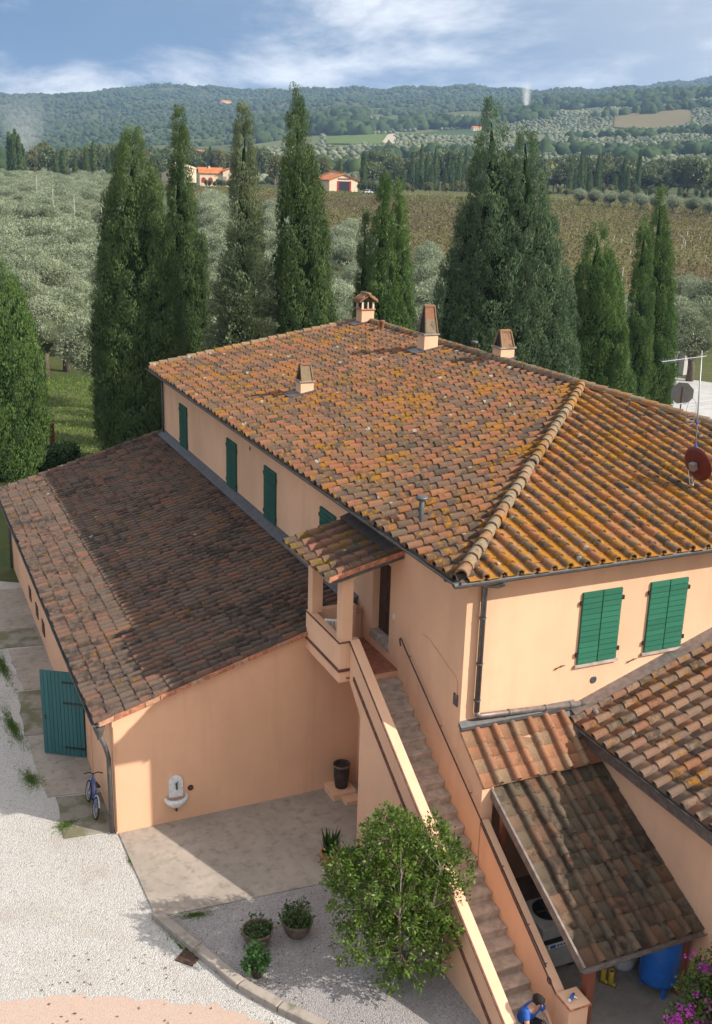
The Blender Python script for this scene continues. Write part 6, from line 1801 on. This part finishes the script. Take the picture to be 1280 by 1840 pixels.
near_wood(640, 1330, 60, 505, 560, .95, 1.5, 'leafy tree in the dark belt of woodland behind the vineyard', 'woodland belt behind the vineyard', .14)
near_wood(655, 1330, 40, 580, 660, 1.0, 1.5, 'leafy tree in the second belt behind the vineyard', 'second woodland belt', .12)
near_wood(630, 1330, 46, 418, 440, .18, .40, 'small shrub along the far edge of the vineyard', 'shrubs at the vineyard edge', .5)
near_wood(470, 575, 10, 430, 500, .7, 1.15, 'leafy tree between the villa and the barn', 'trees between villa and barn', .4)
near_wood(345, 470, 12, 560, 640, .9, 1.5, 'leafy tree in the grove above the villa', 'grove above the villa', .25)
near_wood(40, 330, 30, 520, 640, .9, 1.5, 'leafy tree in the belt beyond the left orchard', 'tree belt beyond the left orchard', .25)
near_wood(350, 412, 9, 402, 406, .20, .26, 'clipped green bush of the hedge in front of the villa', 'hedge bushes before the villa', .1)
near_wood(520, 560, 5, 400, 406, .28, .40, 'round green shrub left of the barn', 'shrubs beside the barn', .2)
near_wood(630, 690, 9, 392, 405, .25, .45, 'round green shrub right of the barn', 'shrubs beside the barn on the right', .2)

# ------------------------------------------------------------------ woods and groves on the hills: masses nobody could count
def ico():
    t = (1 + 5 ** .5) / 2
    V = np.array([(-1, t, 0), (1, t, 0), (-1, -t, 0), (1, -t, 0), (0, -1, t), (0, 1, t), (0, -1, -t), (0, 1, -t), (t, 0, -1), (t, 0, 1), (-t, 0, -1), (-t, 0, 1)]) / math.hypot(1, t)
    F = np.array([(0, 11, 5), (0, 5, 1), (0, 1, 7), (0, 7, 10), (0, 10, 11), (1, 5, 9), (5, 11, 4), (11, 10, 2), (10, 7, 6), (7, 1, 8), (3, 9, 4), (3, 4, 2), (3, 2, 6), (3, 6, 8), (3, 8, 9), (4, 9, 5), (2, 4, 11), (6, 2, 10), (8, 6, 7), (9, 8, 1)])
    E = {}; V = list(map(tuple, V)); G2 = []
    def mid(a, b):
        k = (min(a, b), max(a, b))
        if k not in E:
            q = (np.array(V[a]) + np.array(V[b])); q /= np.linalg.norm(q); V.append(tuple(q)); E[k] = len(V) - 1
        return E[k]
    for a, b, c in F:
        ab, bc, ca = mid(a, b), mid(b, c), mid(c, a)
        G2 += [(a, ab, ca), (b, bc, ab), (c, ca, bc), (ab, bc, ca)]
    return np.array(V), np.array(G2), np.array(F)
IV, IF, IF0 = ico()
def blob_mass(name, label, P, R, sq, mat, seed, cat, low=False, tint=None):
    r = np.random.default_rng(seed)
    n = len(P)
    bv, bf = (IV[:12], IF0) if low else (IV, IF)
    k = len(bv)
    dis = 1 + r.normal(0, .24, (n, k, 1))
    a = r.uniform(0, 6.28, n); ca, sa = np.cos(a), np.sin(a)
    Q = np.stack([bv[None, :, 0] * ca[:, None] - bv[None, :, 1] * sa[:, None], bv[None, :, 0] * sa[:, None] + bv[None, :, 1] * ca[:, None], np.repeat(bv[None, :, 2], n, 0)], 2) * dis
    Q = Q * R[:, None, None] * np.array([1, 1, sq]) + P[:, None]
    F = (bf[None] + (np.arange(n) * k)[:, None, None]).reshape(-1, 3)
    tn = np.repeat(np.clip(tint if tint is not None else r.normal(.45, .22, n), 0, 1), k) + r.normal(0, .08, n * k)
    o = np_obj(name, Q.reshape(-1, 3), F, mat, np.clip(tn, 0, 1))
    return tag(o, label, cat, kind='stuff')
def scatter(n, px0, px1, d0, d1, r):
    px = r.uniform(px0, px1, n); d = np.sqrt(r.uniform(d0 ** 2, d1 ** 2, n))
    x, y = gp(px, d)
    return px, d, x, y, terrain_z(x, y)
F_FARWOOD = foliage('far_wood_foliage', (.020, .040, .017), (.070, .102, .038), .9, 0, .05, .012)
F_FAROLIVE = foliage('far_olive_foliage', (.075, .095, .055), (.215, .235, .155), .9, 0, .05, .02)
M_GROVE = soil('grove_grass', (.105, .125, .045), (.150, .150, .070))
# open hillside colours under the groves
# forest on the far ridges
px, d, x, y, z = scatter(32000, -260, 1540, 1500, 4250, r)
lim = np.interp(px, [-260, 0, 320, 560, 640, 900, 960, 1280, 1540], [900, 1000, 1500, 1500, 2000, 2050, 2000, 2000, 2000])
ok = d > lim
Rv = r.uniform(3.8, 8.0, len(px)) * np.interp(d, [1500, 4300], [.8, 1.25])
blob_mass('far_forest', 'dense dark forest covering the distant ridges', np.stack([x, y, z + Rv * .25], 1)[ok], Rv[ok], .85, F_FARWOOD, 601, 'forest', True, r.normal(.38, .13, ok.sum()))
px, d, x, y, z = scatter(2600, -260, 420, 640, 1700, r)
ok = (d > 640) & (d < np.interp(px, [-260, 0, 260, 420], [1700, 1700, 1000, 760]))
Rv = r.uniform(4.5, 8.5, len(px))
blob_mass('left_wood', 'dark mixed wood on the plain at the left', np.stack([x, y, z + Rv * .45], 1)[ok], Rv[ok], .95, F_FARWOOD, 602, 'wood')
# woodland strips on the right-hand hill
strips = []
for (pa, pb, da, db, n, rr0, rr1) in ((560, 720, 1500, 1560, 70, 6, 10), (700, 860, 1500, 1580, 160, 6, 10), (860, 960, 1550, 1640, 90, 6, 10), (640, 860, 860, 900, 90, 4, 7), (900, 1330, 900, 990, 170, 4.5, 8), (960, 1330, 1840, 1990, 420, 7, 11), (1000, 1330, 1180, 1230, 70, 4, 7), (560, 1330, 690, 740, 240, 4.5, 7.5), (1040, 1330, 1560, 1620, 80, 5, 8), (420, 640, 1400, 2000, 700, 6, 11)):
    px = r.uniform(pa, pb, n); d = r.uniform(da, db, n) + 25 * np.sin(px / 37)
    x, y = gp(px, d); Rv = r.uniform(rr0, rr1, n)
    strips.append((np.stack([x, y, terrain_z(x, y) + Rv * .5], 1), Rv))
blob_mass('hill_wood', 'dark strips of woodland between the fields on the hillside', np.concatenate([s[0] for s in strips]), np.concatenate([s[1] for s in strips]), 1.0, F_FARWOOD, 603, 'wood')
# olive groves on the right-hand hill
g_pts = []
for d in np.arange(745, 1850, 8.5):
    step = 7.5 * FPX / d
    px = np.arange(440, 1340, step); px = px + r.normal(0, step * .18, len(px))
    dd = d + r.normal(0, 1.2, len(px))
    nz_ = np.sin(px / 61 + d / 143) + np.sin(px / 23 - d / 71) * .6
    keep = (nz_ > -1.05) & (dd > 745)
    keep &= ~((px > 565) & (px < 690) & (dd > 1120) & (dd < 1460))            # green vineyard
    keep &= ~((px > 695) & (px < 860) & (dd > 1290) & (dd < 1500))            # dark green field
    keep &= ~((px > 1070) & (px < 1212) & (dd > 1400) & (dd < 1620))          # brown vineyard
    keep &= ~((px < 560) & (dd > 1150))
    x, y = gp(px[keep], dd[keep]); g_pts.append(np.stack([x, y, terrain_z(x, y)], 1))
for d in np.arange(560, 700, 8):                                              # groves on the plain at the left
    step = 7.5 * FPX / d
    px = np.arange(40, 640, step); px = px + r.normal(0, step * .18, len(px))
    x, y = gp(px, d + r.normal(0, 1, len(px))); g_pts.append(np.stack([x, y, terrain_z(x, y)], 1))
g_pts = np.concatenate(g_pts)
Rv = r.uniform(2.2, 3.3, len(g_pts))
print('grove', len(g_pts))
blob_mass('hill_olive_groves', 'grey-green dotted olive groves covering the hillside', g_pts + np.stack([0 * Rv, 0 * Rv, Rv * .8], 1), Rv, .85, F_FAROLIVE, 604, 'olive grove', True)
patch_sheet('hillside_meadow', [430, 640, 900, 1345], [690, 690, 690, 690], [1400, 1860, 1880, 1860], M_GROVE, 1.0, 80, 60)
patch_sheet('green_vineyard', [568, 630, 690], [1150, 1130, 1160], [1330, 1420, 1450], soil('green_vine_rows', (.120, .165, .045), (.140, .180, .050), .55, (.060, .105, .028), .5), 2.2, 24, 24)
patch_sheet('dark_green_field', [700, 780, 855], [1300, 1300, 1310], [1440, 1480, 1490], soil('dark_vine_rows', (.055, .095, .030), (.070, .110, .034), .5, (.035, .065, .020), .9), 2.2, 24, 20)
patch_sheet('brown_vineyard', [1076, 1136, 1208], [1430, 1400, 1410], [1580, 1600, 1570], soil('brown_vine_rows', (.200, .150, .085), (.215, .165, .090), .6, (.105, .105, .045), .3), 2.2, 24, 20)
patch_sheet('pale_green_field', [270, 340, 430, 500], [860, 840, 840, 860], [1120, 1120, 1060, 980], soil('pale_grass_field', (.150, .185, .055), (.165, .195, .065)), 1.6, 24, 20)
patch_sheet('dirt_track', [664, 680, 692], [1120, 1120, 1120], [1130, 1300, 1470], soil('pale_track', (.42, .36, .28), (.45, .39, .31)), 2.6, 8, 30)

# ------------------------------------------------------------------ smoke and haze
def volume(name, density, color, noise=0.0):
    g = G(name)
    p = g.n('ShaderNodeVolumePrincipled')
    g.set(p.inputs['Color'], color)
    p.inputs['Anisotropy'].default_value = .2
    if noise:                                            # a plume: narrow and dense at its foot, wide and thin at the top
        v = g.objco()
        sx = g.n('ShaderNodeSeparateXYZ'); g.set(sx.inputs[0], v)
        zf = g.rng(sx.outputs[2], -1.0, 1.0, smooth=False)
        rad = g.math('POWER', g.math('ADD', g.math('MULTIPLY', sx.outputs[0], sx.outputs[0]), g.math('MULTIPLY', sx.outputs[1], sx.outputs[1])), .5)
        rr = g.math('DIVIDE', rad, g.math('ADD', g.math('MULTIPLY', zf, .82), .16))
        nz = g.noise(g.mapv(v, (1.6, 1.6, 1.3)), 1.5, 4, .6, .8)
        den = g.math('MULTIPLY', g.rng(g.math('ADD', rr, g.math('MULTIPLY', g.math('SUBTRACT', nz, .5), 1.2)), 1.0, .1), g.math('POWER', g.math('SUBTRACT', 1.0, zf, clamp=True), 1.6))
        g.set(p.inputs['Density'], g.math('MULTIPLY', den, density))
    else:
        p.inputs['Density'].default_value = density
    g.t.links.new(p.outputs[0], g.out.inputs['Volume'])
    return g.m
def smoke(label, px, d, w_, h, dens, lean):
    x, y, z = gp3(px, d)
    mb = MB().lathe([(.02, -1), (.30, -.95), (1.15, 1.0), (.02, 1.0)], n=16)
    o = mb.build('smoke', volume('smoke_volume', dens, (.995, .995, 1.0), 1.0))
    o.location = (x, y, z + h * .5 - 1); o.scale = (w_, w_, h * .5); o.rotation_euler = (0, lean, -YAW)
    return tag(o, label, 'smoke', kind='stuff')
smoke('white smoke column rising from the hillside right of the middle', 918, 1720, 15, 58, .30, -.06)
smoke('thin bluish smoke drifting over the wood at the left edge', 30, 900, 42, 62, .035, .05)
hz = MB().box((-4900, -4900, -1.2), (4900, 4900, 480)).build('haze', volume('haze_air', HAZE, (.40, .58, .92)))
tag(hz, 'pale blue haze over the distant hills', 'haze', kind='stuff')
